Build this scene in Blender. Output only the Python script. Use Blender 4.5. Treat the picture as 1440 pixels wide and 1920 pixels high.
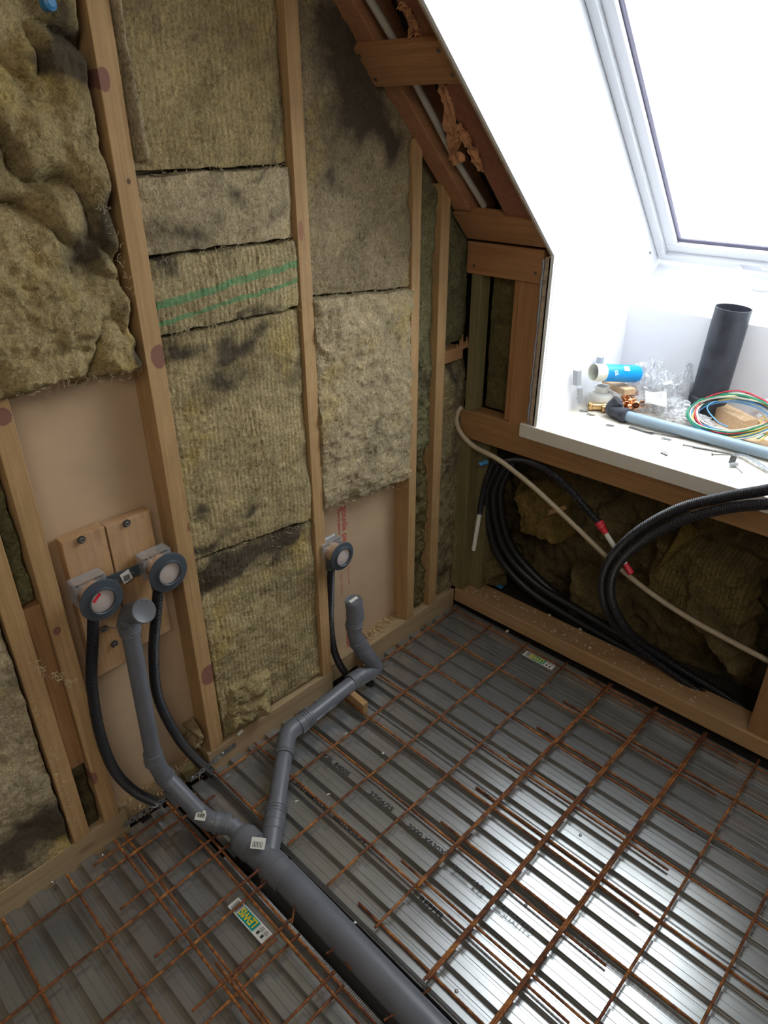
import bpy, bmesh, math, random
from mathutils import Vector, Matrix, noise

for o in list(bpy.data.objects):
    bpy.data.objects.remove(o)
SC = bpy.context.scene
COL = SC.collection
random.seed(7)
SQ = math.sqrt(2)

# ------------------------------------------------------------------ camera
# World: floor corner at the origin, stud wall = plane y 0, knee wall = plane x 0.
CAM = Vector((-1.75677, -1.31035, 1.56888))
RX = Vector((0.6864156, -0.72719842, -0.00401072))
RD = Vector((-0.35128067, -0.32674095, -0.87740654))
RF = Vector((0.63673818, 0.60367443, -0.47973083))
FPX = 1345.08
cd = bpy.data.cameras.new('camera')
co = bpy.data.objects.new('camera', cd)
COL.objects.link(co)
cd.sensor_fit = 'VERTICAL'
cd.sensor_height = 24.0
cd.lens = FPX / 1920 * 24.0
cd.clip_start = 0.02
M3 = Matrix((RX, -RD, -RF)).transposed()
co.matrix_world = Matrix.Translation(CAM) @ M3.to_4x4()
SC.camera = co

# ------------------------------------------------------------------ light
w = bpy.data.worlds.new('overcast_sky')
SC.world = w
w.use_nodes = True
bg = w.node_tree.nodes['Background']
bg.inputs[0].default_value = (0.90, 0.95, 1.0, 1)
bg.inputs[1].default_value = 10.5
SC.view_settings.view_transform = 'Standard'
SC.view_settings.look = 'None'
SC.view_settings.gamma = 1
SC.view_settings.use_curve_mapping = False
SC.view_settings.exposure = 0.0
SC.cycles.use_denoising = True
SC.cycles.max_bounces = 10
SC.cycles.diffuse_bounces = 6
SC.cycles.transparent_max_bounces = 24
SC.cycles.sample_clamp_indirect = 6.0


def area(name, loc, target, sx, sy, power, col, portal=False):
    ld = bpy.data.lights.new(name, 'AREA')
    ld.shape = 'RECTANGLE'
    ld.size = sx
    ld.size_y = sy
    ld.energy = power
    ld.color = col
    lo = bpy.data.objects.new(name, ld)
    COL.objects.link(lo)
    lo.location = loc
    d = Vector(target) - Vector(loc)
    lo.rotation_euler = d.to_track_quat('-Z', 'Y').to_euler()
    if portal:
        ld.cycles.is_portal = True
    return lo


# sky seen through the roof window (sampling portal, gives no light of its own)
WS0, WS1, WN, WY0, WY1 = -0.341, -1.55, 1.2275, -0.27, -1.06


def SN(s, n, y):
    return Vector(((n + s) / SQ, y, (n - s) / SQ))


pc = SN((WS0 + WS1) / 2, 1.40, (WY0 + WY1) / 2)
area('sky_portal', pc, pc - Vector((1, 0, 1)), 1.0, 1.4, 1.0, (1, 1, 1), True)
# added soft fill for an unseen room source, behind and above the photographer
area('room_fill_light', (-2.35, -1.9, 2.44), (-1.6, -0.9, 0), 0.9, 0.9, 21, (1.0, 0.93, 0.82))


# ------------------------------------------------------------------ pixel helpers
def ray(u, v):
    a = (u - 720) / FPX
    b = (v - 960) / FPX
    return RX * a + RD * b + RF


def on(u, v, ax, val):
    d = ray(u, v)
    t = (val - CAM[ax]) / d[ax]
    return CAM + d * t


def onc(u, v, c):
    d = ray(u, v)
    t = (c - CAM.x - CAM.z) / (d.x + d.z)
    return CAM + d * t


# ------------------------------------------------------------------ mesh collector
class MB:
    def __init__(s):
        s.v = []
        s.f = []
        s.sm = []
        s.attr = []

    def add(s, vs, fs, smooth=False):
        b = len(s.v)
        s.v += [Vector(p) for p in vs]
        for f in fs:
            s.f.append([i + b for i in f])
            s.sm.append(smooth)
        return s

    def box(s, x0, x1, y0, y1, z0, z1):
        x0, x1 = sorted((x0, x1)); y0, y1 = sorted((y0, y1)); z0, z1 = sorted((z0, z1))
        vs = [(x0, y0, z0), (x1, y0, z0), (x1, y1, z0), (x0, y1, z0), (x0, y0, z1), (x1, y0, z1), (x1, y1, z1), (x0, y1, z1)]
        return s.add(vs, [(0, 3, 2, 1), (4, 5, 6, 7), (0, 1, 5, 4), (1, 2, 6, 5), (2, 3, 7, 6), (3, 0, 4, 7)])

    def prism(s, poly, ext, smooth=False):
        ext = Vector(ext)
        n = len(poly)
        P = [Vector(p) for p in poly]
        vs = P + [p + ext for p in P]
        fs = [list(range(n))[::-1], [n + i for i in range(n)]]
        for i in range(n):
            j = (i + 1) % n
            fs.append((i, j, n + j, n + i))
        nn = (P[1] - P[0]).cross(P[2] - P[1])
        if nn.dot(ext) < 0:
            fs = [list(f)[::-1] for f in fs]
        return s.add(vs, fs, smooth)

    def obox(s, c, ax, ay, az):
        """box around centre c with half-axis vectors"""
        c = Vector(c); ax = Vector(ax); ay = Vector(ay); az = Vector(az)
        vs = [c + ax * i + ay * j + az * k for k in (-1, 1) for j in (-1, 1) for i in (-1, 1)]
        fs = [(0, 2, 3, 1), (4, 5, 7, 6), (0, 1, 5, 4), (1, 3, 7, 5), (3, 2, 6, 7), (2, 0, 4, 6)]
        if ax.cross(ay).dot(az) < 0:
            fs = [f[::-1] for f in fs]
        return s.add(vs, fs)

    def tube(s, pts, r, seg=12, caps=True, smooth=True, inner=None):
        pts = [Vector(p) for p in pts]
        n = len(pts)
        T = []
        for i in range(n):
            a = pts[max(0, i - 1)]; b = pts[min(n - 1, i + 1)]
            t = (b - a)
            if t.length < 1e-9:
                t = T[-1].copy() if T else Vector((0, 0, 1))
            T.append(t.normalized())
        up = Vector((0, 0, 1)) if abs(T[0].z) < .9 else Vector((1, 0, 0))
        N = T[0].cross(up).normalized()
        vs = []
        for i in range(n):
            if i:
                N = (N - T[i] * N.dot(T[i])).normalized()
            B = T[i].cross(N)
            rr = r[i] if isinstance(r, (list, tuple)) else r
            for k in range(seg):
                a = 2 * math.pi * k / seg
                vs.append(pts[i] + (N * math.cos(a) + B * math.sin(a)) * rr)
        fs = []
        for i in range(n - 1):
            for k in range(seg):
                k2 = (k + 1) % seg
                fs.append((i * seg + k, i * seg + k2, (i + 1) * seg + k2, (i + 1) * seg + k))
        s.add(vs, fs, smooth)
        if caps:
            b = len(s.v) - n * seg
            s.f.append([b + k for k in range(seg)][::-1]); s.sm.append(False)
            s.f.append([b + (n - 1) * seg + k for k in range(seg)]); s.sm.append(False)
        return s

    def lathe(s, o, axis, prof, seg=32, smooth=True, close=False):
        """prof: list of (distance along axis, radius)"""
        o = Vector(o); ax = Vector(axis).normalized()
        up = Vector((0, 0, 1)) if abs(ax.z) < .9 else Vector((1, 0, 0))
        N = ax.cross(up).normalized(); B = ax.cross(N)
        vs = []
        for (h, r) in prof:
            for k in range(seg):
                a = 2 * math.pi * k / seg
                vs.append(o + ax * h + (N * math.cos(a) + B * math.sin(a)) * max(r, 1e-5))
        fs = []
        m = len(prof)
        for i in range(m - 1 if not close else m):
            i2 = (i + 1) % m
            for k in range(seg):
                k2 = (k + 1) % seg
                fs.append((i * seg + k, i * seg + k2, i2 * seg + k2, i2 * seg + k))
        return s.add(vs, fs, smooth)

    def grid(s, nu, nv, fn, smooth=True):
        vs = [fn(i / nu, j / nv) for j in range(nv + 1) for i in range(nu + 1)]
        fs = []
        for j in range(nv):
            for i in range(nu):
                a = j * (nu + 1) + i
                fs.append((a, a + 1, a + nu + 2, a + nu + 1))
        return s.add(vs, fs, smooth)


def mk(name, mb, mat, parent=None, label=None, cat=None, group=None, kind=None, bevel=0, solid=0, origin=None):
    """link a collector as ONE mesh object whose origin is its own base"""
    if origin is None:
        xs = [p.x for p in mb.v]; ys = [p.y for p in mb.v]; zs = [p.z for p in mb.v]
        origin = Vector(((min(xs) + max(xs)) / 2, (min(ys) + max(ys)) / 2, min(zs)))
    me = bpy.data.meshes.new(name)
    me.from_pydata([tuple(p - origin) for p in mb.v], [], mb.f)
    me.polygons.foreach_set('use_smooth', mb.sm)
    me.update()
    if any(mb.sm):
        me.set_sharp_from_angle(angle=math.radians(38))
    if mb.attr:
        at = me.attributes.new('dirt', 'FLOAT', 'POINT')
        at.data.foreach_set('value', mb.attr)
    mats = mat if isinstance(mat, (list, tuple)) else [mat]
    for m in mats:
        me.materials.append(m)
    ob = bpy.data.objects.new(name, me)
    COL.objects.link(ob)
    ob['wo'] = tuple(origin)
    ob.location = origin
    if parent is not None:
        ob.parent = parent
        ob.location = origin - Vector(parent['wo'])
    tag(ob, label, cat, group, kind)
    if bevel:
        b = ob.modifiers.new('edge', 'BEVEL')
        b.width = bevel
        b.segments = 2
        b.limit_method = 'ANGLE'
        b.angle_limit = math.radians(40)
    if solid:
        b = ob.modifiers.new('thick', 'SOLIDIFY')
        b.thickness = solid
    return ob


def tag(o, label=None, cat=None, group=None, kind=None):
    if label: o['label'] = label
    if cat: o['category'] = cat
    if group: o['group'] = group
    if kind: o['kind'] = kind
    return o


def thing(name, label, cat, loc, group=None):
    o = bpy.data.objects.new(name, None)
    COL.objects.link(o)
    o.location = loc
    o['wo'] = tuple(loc)
    o.empty_display_size = .05
    return tag(o, label, cat, group)


def smooth_path(pts, step=0.004):
    """Catmull-Rom through pts, resampled at about even step"""
    P = [Vector(p) for p in pts]
    P = [P[0] * 2 - P[1]] + P + [P[-1] * 2 - P[-2]]
    out = []
    for i in range(1, len(P) - 2):
        a, b, c, d = P[i - 1], P[i], P[i + 1], P[i + 2]
        for k in range(24):
            t = k / 24
            out.append(0.5 * ((2 * b) + (c - a) * t + (2 * a - 5 * b + 4 * c - d) * t * t + (3 * b - a - 3 * c + d) * t ** 3))
    out.append(P[-2])
    L = [0]
    for i in range(1, len(out)):
        L.append(L[-1] + (out[i] - out[i - 1]).length)
    n = max(2, int(L[-1] / step))
    res = []
    j = 0
    for k in range(n + 1):
        d = L[-1] * k / n
        while j < len(L) - 2 and L[j + 1] < d:
            j += 1
        t = (d - L[j]) / max(1e-9, L[j + 1] - L[j])
        res.append(out[j].lerp(out[j + 1], min(1, t)))
    return res


def corrugated(mb, pts, r, pitch=0.0048, depth=0.2, seg=14):
    path = smooth_path(pts, pitch / 3)
    rr = [r * (1 - depth * (1 if i % 3 == 0 else 0)) for i in range(len(path))]
    mb.tube(path, rr, seg)
    return mb


# ------------------------------------------------------------------ materials
def newmat(name):
    m = bpy.data.materials.new(name)
    m.use_nodes = True
    nt = m.node_tree
    b = nt.nodes['Principled BSDF']
    return m, nt, b


def N(nt, t, **kw):
    n = nt.nodes.new(t)
    for k, v in kw.items():
        if k == 'inp':
            for i, x in v.items():
                n.inputs[i].default_value = x
        else:
            setattr(n, k, v)
    return n


def ramp(nt, stops):
    r = N(nt, 'ShaderNodeValToRGB')
    e = r.color_ramp.elements
    e[0].position, e[0].color = stops[0][0], (*stops[0][1], 1)
    e[1].position, e[1].color = stops[1][0], (*stops[1][1], 1)
    for p, c in stops[2:]:
        x = e.new(p)
        x.color = (*c, 1)
    return r


def coords(nt, scale=(1, 1, 1), kind='Object'):
    tc = N(nt, 'ShaderNodeTexCoord')
    mp = N(nt, 'ShaderNodeMapping')
    mp.inputs['Scale'].default_value = scale
    nt.links.new(tc.outputs[kind], mp.inputs[0])
    return mp


def noise_tex(nt, vec, scale, detail=4, rough=.6, dist=0):
    n = N(nt, 'ShaderNodeTexNoise')
    n.inputs['Scale'].default_value = scale
    n.inputs['Detail'].default_value = detail
    n.inputs['Roughness'].default_value = rough
    n.inputs['Distortion'].default_value = dist
    nt.links.new(vec.outputs[0], n.inputs['Vector'])
    return n


def bump(nt, b, src, strength, dist, prev=None):
    bp = N(nt, 'ShaderNodeBump')
    bp.inputs['Strength'].default_value = strength
    bp.inputs['Distance'].default_value = dist
    nt.links.new(src, bp.inputs['Height'])
    if prev: nt.links.new(prev.outputs[0], bp.inputs['Normal'])
    nt.links.new(bp.outputs[0], b.inputs['Normal'])
    return bp


def mixc(nt, fac, a, b, mode='MIX'):
    m = N(nt, 'ShaderNodeMix', data_type='RGBA', blend_type=mode)
    for sock, v in ((m.inputs[0], fac), (m.inputs[6], a), (m.inputs[7], b)):
        if hasattr(v, 'links') or hasattr(v, 'is_linked'):
            nt.links.new(v, sock)
        else:
            sock.default_value = v if not isinstance(v, tuple) else (*v, 1)
    return m.outputs[2]


def plain(name, col, rough=.6, metal=0, var=.0, vs=20, bmp=0, bs=60, coat=0):
    m, nt, b = newmat(name)
    b.inputs['Base Color'].default_value = (*col, 1)
    b.inputs['Roughness'].default_value = rough
    b.inputs['Metallic'].default_value = metal
    if coat: b.inputs['Coat Weight'].default_value = coat
    mp = coords(nt)
    if var:
        n = noise_tex(nt, mp, vs, 5)
        c1 = tuple(max(0, c * (1 - var)) for c in col); c2 = tuple(min(1, c * (1 + var)) for c in col)
        r = ramp(nt, [(.3, c1), (.7, c2)])
        nt.links.new(n.outputs[0], r.inputs[0])
        nt.links.new(r.outputs[0], b.inputs['Base Color'])
    if bmp:
        n2 = noise_tex(nt, mp, bs, 4)
        bump(nt, b, n2.outputs[0], bmp, .002)
    return m


def wood(name, axis, c_light, c_dark, stain=(.1, .06, .03), knots=True, grime=0.25):
    m, nt, b = newmat(name)
    sc = [26, 26, 26]
    sc[axis] = 1.3
    mp = coords(nt, tuple(sc))
    n = noise_tex(nt, mp, 1.6, 6, .65, .6)
    r = ramp(nt, [(.3, c_dark), (.7, c_light)])
    nt.links.new(n.outputs[0], r.inputs[0])
    col = r.outputs[0]
    sc2 = [120, 120, 120]
    sc2[axis] = 3
    mp2 = coords(nt, tuple(sc2))
    n2 = noise_tex(nt, mp2, 2, 3, .6)
    r2 = ramp(nt, [(.35, (.72, .68, .62)), (.6, (1, 1, 1))])
    nt.links.new(n2.outputs[0], r2.inputs[0])
    col = mixc(nt, .6, col, r2.outputs[0], 'MULTIPLY')
    if knots:
        sk = [9, 9, 9]
        sk[axis] = 3.2
        mk_ = coords(nt, tuple(sk))
        v = N(nt, 'ShaderNodeTexVoronoi')
        v.inputs['Scale'].default_value = 1.0
        nt.links.new(mk_.outputs[0], v.inputs['Vector'])
        r3 = ramp(nt, [(.05, (.33, .18, .12)), (.13, (1, 1, 1))])
        nt.links.new(v.outputs['Distance'], r3.inputs[0])
        col = mixc(nt, .8, col, r3.outputs[0], 'MULTIPLY')
    mp3 = coords(nt)
    n3 = noise_tex(nt, mp3, 7, 5, .65)
    r4 = ramp(nt, [(.35, (0, 0, 0)), (.7, (1, 1, 1))])
    nt.links.new(n3.outputs[0], r4.inputs[0])
    f = N(nt, 'ShaderNodeMath', operation='MULTIPLY')
    nt.links.new(r4.outputs[0], f.inputs[0])
    f.inputs[1].default_value = grime
    col = mixc(nt, f.outputs[0], col, stain)
    nt.links.new(col, b.inputs['Base Color'])
    b.inputs['Roughness'].default_value = .72
    bump(nt, b, n2.outputs[0], .35, .0012)
    return m


def wool(name, light, dark, rib=0.0, green=False, rib_axis=0):
    light = (light[0] * .97, light[1] * .90, light[2] * .82)
    m, nt, b = newmat(name)
    mp = coords(nt)
    n = noise_tex(nt, mp, 9, 6, .7, .4)
    r = ramp(nt, [(.28, tuple(c * .55 for c in light)), (.5, light), (.75, tuple(min(1, c * 1.25) for c in light))])
    nt.links.new(n.outputs[0], r.inputs[0])
    # yellowish glass wool tint
    n4 = noise_tex(nt, mp, 5, 4, .6)
    r4 = ramp(nt, [(.55, (0, 0, 0)), (.75, (1, 1, 1))])
    nt.links.new(n4.outputs[0], r4.inputs[0])
    col = mixc(nt, r4.outputs[0], r.outputs[0], (light[0] * 1.15, light[1] * 1.05, light[2] * .55))
    # fine crossing fibres
    mpf = coords(nt, (1.0, 1.0, .35))
    nf = noise_tex(nt, mpf, 260, 3, .7, 1.2)
    rf = ramp(nt, [(.3, (.45, .43, .4)), (.55, (1, 1, 1)), (.72, (1.0, 1.0, .96))])
    nt.links.new(nf.outputs[0], rf.inputs[0])
    col = mixc(nt, .75, col, rf.outputs[0], 'MULTIPLY')
    nsw = noise_tex(nt, mp, 85, 4, .7, 1.6)
    rsw = ramp(nt, [(.32, (.50, .47, .42)), (.5, (.95, .94, .92)), (.68, (1.25, 1.22, 1.12))])
    nt.links.new(nsw.outputs[0], rsw.inputs[0])
    col = mixc(nt, .85, col, rsw.outputs[0], 'MULTIPLY')
    if rib:
        sep = N(nt, 'ShaderNodeSeparateXYZ')
        nd = noise_tex(nt, mp, 24, 2)
        tc = N(nt, 'ShaderNodeTexCoord')
        nt.links.new(tc.outputs['Object'], sep.inputs[0])
        m1 = N(nt, 'ShaderNodeMath', operation='MULTIPLY')
        nt.links.new(sep.outputs[rib_axis], m1.inputs[0])
        m1.inputs[1].default_value = 2 * math.pi / .0125
        m2 = N(nt, 'ShaderNodeMath', operation='MULTIPLY_ADD')
        nt.links.new(nd.outputs[0], m2.inputs[0])
        m2.inputs[1].default_value = 6
        nt.links.new(m1.outputs[0], m2.inputs[2])
        m3 = N(nt, 'ShaderNodeMath', operation='SINE')
        nt.links.new(m2.outputs[0], m3.inputs[0])
        rr = ramp(nt, [(.2, (.62, .6, .55)), (.8, (1, 1, 1))])
        mm = N(nt, 'ShaderNodeMapRange')
        mm.inputs[1].default_value = -1
        nt.links.new(m3.outputs[0], mm.inputs[0])
        nt.links.new(mm.outputs[0], rr.inputs[0])
        col = mixc(nt, rib, col, rr.outputs[0], 'MULTIPLY')
    at = N(nt, 'ShaderNodeAttribute', attribute_name='dirt')
    nd2 = noise_tex(nt, mp, 30, 5, .7)
    ma = N(nt, 'ShaderNodeMath', operation='MULTIPLY_ADD')
    nt.links.new(nd2.outputs[0], ma.inputs[0])
    ma.inputs[1].default_value = .9
    nt.links.new(at.outputs['Fac'], ma.inputs[2])
    rd = ramp(nt, [(.50, (0, 0, 0)), (1.08, (.92, .92, .92))])
    mm2 = N(nt, 'ShaderNodeMath', operation='MULTIPLY')
    nt.links.new(ma.outputs[0], mm2.inputs[0])
    mm2.inputs[1].default_value = .8
    nt.links.new(mm2.outputs[0], rd.inputs[0])
    col = mixc(nt, rd.outputs[0], col, dark)
    if green:
        # two printed green lines running along the slab
        tc2 = N(nt, 'ShaderNodeTexCoord')
        sp = N(nt, 'ShaderNodeSeparateXYZ')
        nt.links.new(tc2.outputs['Object'], sp.inputs[0])
        ndz = noise_tex(nt, mp, 16, 4)
        for zc, hw in ((green[0], .0078), (green[1], .0045)):
            q = N(nt, 'ShaderNodeMath', operation='MULTIPLY_ADD')
            nt.links.new(sp.outputs[0], q.inputs[0])
            q.inputs[1].default_value = green[2]
            nt.links.new(sp.outputs[2], q.inputs[2])
            q2 = N(nt, 'ShaderNodeMath', operation='MULTIPLY_ADD')
            nt.links.new(ndz.outputs[0], q2.inputs[0])
            q2.inputs[1].default_value = .022
            nt.links.new(q.outputs[0], q2.inputs[2])
            q3 = N(nt, 'ShaderNodeMath', operation='COMPARE')
            nt.links.new(q2.outputs[0], q3.inputs[0])
            q3.inputs[1].default_value = zc + .011
            q3.inputs[2].default_value = hw
            q4 = N(nt, 'ShaderNodeMath', operation='MULTIPLY')
            nt.links.new(q3.outputs[0], q4.inputs[0])
            q4.inputs[1].default_value = .6
            col = mixc(nt, q4.outputs[0], col, (.06, .30, .13))
    nt.links.new(col, b.inputs['Base Color'])
    b.inputs['Roughness'].default_value = .95
    b.inputs['Specular IOR Level'].default_value = .15
    bp = bump(nt, b, nf.outputs[0], .8, .002)
    bp = bump(nt, b, nsw.outputs[0], .8, .004, bp)
    nb = noise_tex(nt, mp, 70, 4, .7, .8)
    bump(nt, b, nb.outputs[0], .7, .006, bp)
    return m


PINE = [wood('pine_x', 0, (.52, .325, .150), (.40, .235, .095)), wood('pine_y', 1, (.52, .325, .150), (.40, .235, .095)),
        wood('pine_z', 2, (.53, .335, .155), (.42, .25, .105))]
OLD = [wood('old_pine_x', 0, (.38, .20, .080), (.27, .13, .048)), wood('old_pine_y', 1, (.41, .22, .085), (.29, .145, .052)),
       wood('old_pine_z', 2, (.38, .20, .080), (.28, .135, .050))]
PLATEO = wood('floor_plate_wood', 1, (.50, .30, .14), (.36, .20, .085), stain=(.42, .32, .20), grime=.3)
REDW = wood('red_brown_timber', 0, (.33, .125, .070), (.24, .085, .048), grime=.1)
RAFT = wood('rafter_timber', 0, (.46, .22, .105), (.34, .15, .068), knots=False, grime=.1)
NOG = wood('nogging_timber', 1, (.46, .225, .095), (.34, .155, .06), grime=.15)
JAMB = wood('jamb_timber', 2, (.46, .225, .095), (.34, .155, .06), grime=.15)
GREENW = wood('treated_timber', 2, (.27, .22, .10), (.17, .15, .06))
PLATEW = wood('bottom_plate_wood', 0, (.46, .32, .175), (.30, .20, .10), stain=(.22, .20, .13), grime=.4)
DUSTW = wood('plaster_smeared_pine', 2, (.50, .275, .11), (.37, .19, .07), stain=(.62, .50, .38), grime=.4)
BEECH = wood('beech_offcut', 0, (.75, .52, .32), (.62, .40, .23), knots=False, grime=.05)
CHIP = plain('wood_chips', (.50, .33, .17), .9, var=.4, vs=60, bmp=.6)
WALLBOARD = plain('brown_paper_faced_board', (.50, .355, .225), .8, var=.10, vs=4, bmp=.06, bs=40)
WHITE = plain('white_paint', (.84, .84, .84), .55, bmp=.05, bs=120)
FRAMEW = plain('white_lacquer', (.66, .67, .71), .35)
BOARDEDGE = plain('fibreboard_edge', (.42, .32, .23), .9, var=.3, vs=60, bmp=.3)
CREAM = plain('cream_melamine', (.70, .65, .57), .5, var=.04, vs=30)
ROOMW = plain('room_wall_plaster', (.62, .58, .52), .8)
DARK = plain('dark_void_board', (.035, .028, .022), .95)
PVC = plain('grey_pvc', (.140, .147, .172), .38, var=.10, vs=14)
PVCD = plain('grey_pvc_fitting', (.135, .141, .162), .42, var=.12, vs=20)
PVCB = plain('blue_grey_pvc', (.27, .36, .45), .4, var=.08, vs=12)
BLACKP = plain('black_conduit', (.012, .012, .014), .42)
BLACKC = plain('black_corrugated', (.018, .018, .022), .38)
BLACKPIPE = plain('dusty_black_pipe', (.030, .033, .045), .45, var=.5, vs=18)
BLACKR = plain('black_rubber', (.028, .032, .045), .5, var=.6, vs=40)
CREAMC = plain('cream_conduit', (.42, .34, .23), .5, var=.08)
GREYC = plain('pale_grey_conduit', (.44, .40, .34), .5)
GASKET = plain('slate_gasket_rubber', (.055, .068, .085), .5)
GASKETD = plain('dark_bracket_plastic', (.05, .06, .07), .5)
CAPP = plain('pale_cap_plastic', (.50, .42, .40), .35)
BRASSM = plain('tan_sleeve', (.55, .38, .27), .32, .3)
WHITEP = plain('white_pipe_plastic', (.75, .76, .66), .35)
REDP = plain('red_plastic', (.65, .03, .05), .35)
BLUEP = plain('blue_cap_plastic', (.04, .20, .42), .4)
GALV = plain('galvanised_strap', (.36, .38, .40), .35, .9, var=.2, vs=60)
SCREWM = plain('zinc_screw', (.6, .6, .62), .3, 1)
DARKSTEEL = plain('dark_steel', (.16, .15, .15), .45, .8)
COPPER = plain('copper', (.75, .36, .18), .22, 1, var=.15, vs=60)
BRASS = plain('brass', (.70, .47, .22), .25, 1, var=.15, vs=60)
STICK = plain('white_sticker', (.68, .67, .63), .5)
INK = plain('black_ink', (.02, .02, .02), .6)
REDINK = plain('red_print', (.50, .09, .07), .7)
TEAL = plain('teal_sticker', (.0, .27, .24), .4)
YELLOW = plain('yellow_print', (.85, .62, .02), .4)
CYAN = plain('blue_cartridge', (.0, .30, .78), .35)
PAPER = plain('torn_brown_paper', (.50, .24, .11), .85, var=.25, vs=25, bmp=.3)
FOIL = plain('dark_bitumen_foil', (.11, .12, .14), .22, .7, var=.4, vs=30, bmp=.8, bs=25)
SILVER = plain('grey_foam_foil', (.27, .28, .30), .4, .3, bmp=.4)
FOAM = plain('yellow_foam_offcut', (.55, .50, .34), .95, var=.2, vs=50, bmp=.5)

# steel deck
DECK, nt, b = newmat('galvanised_deck_steel')
mp = coords(nt)
n1 = noise_tex(nt, mp, 14, 6, .65)
r = ramp(nt, [(.3, (.40, .40, .39)), (.7, (.46, .465, .47))])
nt.links.new(n1.outputs[0], r.inputs[0])
mps = coords(nt, (120, 1.2, 120))
ns = noise_tex(nt, mps, 2, 4, .6)
rs = ramp(nt, [(.3, (.78, .78, .78)), (.7, (1, 1, 1))])
nt.links.new(ns.outputs[0], rs.inputs[0])
nt.links.new(mixc(nt, .35, r.outputs[0], rs.outputs[0], 'MULTIPLY'), b.inputs['Base Color'])
b.inputs['Metallic'].default_value = .78
rr_ = ramp(nt, [(.3, (.25, .25, .25)), (.75, (.32, .32, .32))])
n2 = noise_tex(nt, mp, 30, 5, .6)
nt.links.new(n2.outputs[0], rr_.inputs[0])
b.inputs['Roughness'].default_value = .27



# rust
RUST, nt, b = newmat('rusty_ribbed_steel')
mp = coords(nt)
n1 = noise_tex(nt, mp, 60, 5, .7)
r = ramp(nt, [(.3, (.06, .022, .012)), (.5, (.27, .09, .02)), (.72, (.52, .22, .04))])
nt.links.new(n1.outputs[0], r.inputs[0])
nbig = noise_tex(nt, mp, 5, 3, .6)
rb = ramp(nt, [(.42, (.30, .20, .20)), (.58, (1, 1, 1))])
nt.links.new(nbig.outputs[0], rb.inputs[0])
nt.links.new(mixc(nt, .85, r.outputs[0], rb.outputs[0], 'MULTIPLY'), b.inputs['Base Color'])
b.inputs['Roughness'].default_value = .75
bump(nt, b, n1.outputs[0], .6, .001)

# textured wallpaper on the low wall of the window recess
WEAVE, nt, b = newmat('woven_glass_fibre_wallpaper')
b.inputs['Base Color'].default_value = (.86, .86, .90, 1)
b.inputs['Roughness'].default_value = .6
mp = coords(nt)
sw = N(nt, 'ShaderNodeSeparateXYZ'); nt.links.new(mp.outputs[0], sw.inputs[0])
cb = N(nt, 'ShaderNodeCombineXYZ')
nt.links.new(sw.outputs[1], cb.inputs[0]); nt.links.new(sw.outputs[2], cb.inputs[1]); nt.links.new(sw.outputs[0], cb.inputs[2])
bt = N(nt, 'ShaderNodeTexBrick')
bt.inputs['Scale'].default_value = 1
bt.inputs['Brick Width'].default_value = .007
bt.inputs['Row Height'].default_value = .0042
bt.inputs['Mortar Size'].default_value = .0007
nt.links.new(cb.outputs[0], bt.inputs['Vector'])
inv = N(nt, 'ShaderNodeMath', operation='SUBTRACT'); inv.inputs[0].default_value = 1
nt.links.new(bt.outputs['Fac'], inv.inputs[1])
bump(nt, b, inv.outputs[0], .8, .0015)

WEAVE2 = WEAVE.copy()
WEAVE2.name = 'woven_wallpaper_on_recess_side'
nt = WEAVE2.node_tree
cb2 = [n for n in nt.nodes if n.type == 'COMBXYZ'][0]
sp2 = [n for n in nt.nodes if n.type == 'SEPXYZ'][0]
for k_ in (0, 1, 2):
    for l_ in list(cb2.inputs[k_].links): nt.links.remove(l_)
nt.links.new(sp2.outputs[0], cb2.inputs[0]); nt.links.new(sp2.outputs[2], cb2.inputs[1])
br2 = [n for n in nt.nodes if n.type == 'TEX_BRICK'][0]
br2.inputs['Brick Width'].default_value = .011
br2.inputs['Row Height'].default_value = .008
br2.inputs['Mortar Size'].default_value = .0014

# window glass: clear with a mirror-like share
GLASS, nt, b = newmat('window_glass')
nt.nodes.remove(b)
tr = N(nt, 'ShaderNodeBsdfTransparent'); tr.inputs[0].default_value = (.97, .985, .98, 1)
gl = N(nt, 'ShaderNodeBsdfGlossy'); gl.inputs['Roughness'].default_value = .02
fr = N(nt, 'ShaderNodeLayerWeight'); fr.inputs[0].default_value = .5
pw = N(nt, 'ShaderNodeMath', operation='POWER'); pw.inputs[1].default_value = 5
nt.links.new(fr.outputs['Facing'], pw.inputs[0])
ml = N(nt, 'ShaderNodeMath', operation='MULTIPLY_ADD'); ml.inputs[1].default_value = .6; ml.inputs[2].default_value = .03
nt.links.new(pw.outputs[0], ml.inputs[0])
mx = N(nt, 'ShaderNodeMixShader')
nt.links.new(ml.outputs[0], mx.inputs[0]); nt.links.new(tr.outputs[0], mx.inputs[1]); nt.links.new(gl.outputs[0], mx.inputs[2])
nt.links.new(mx.outputs[0], nt.nodes['Material Output'].inputs[0])


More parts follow.
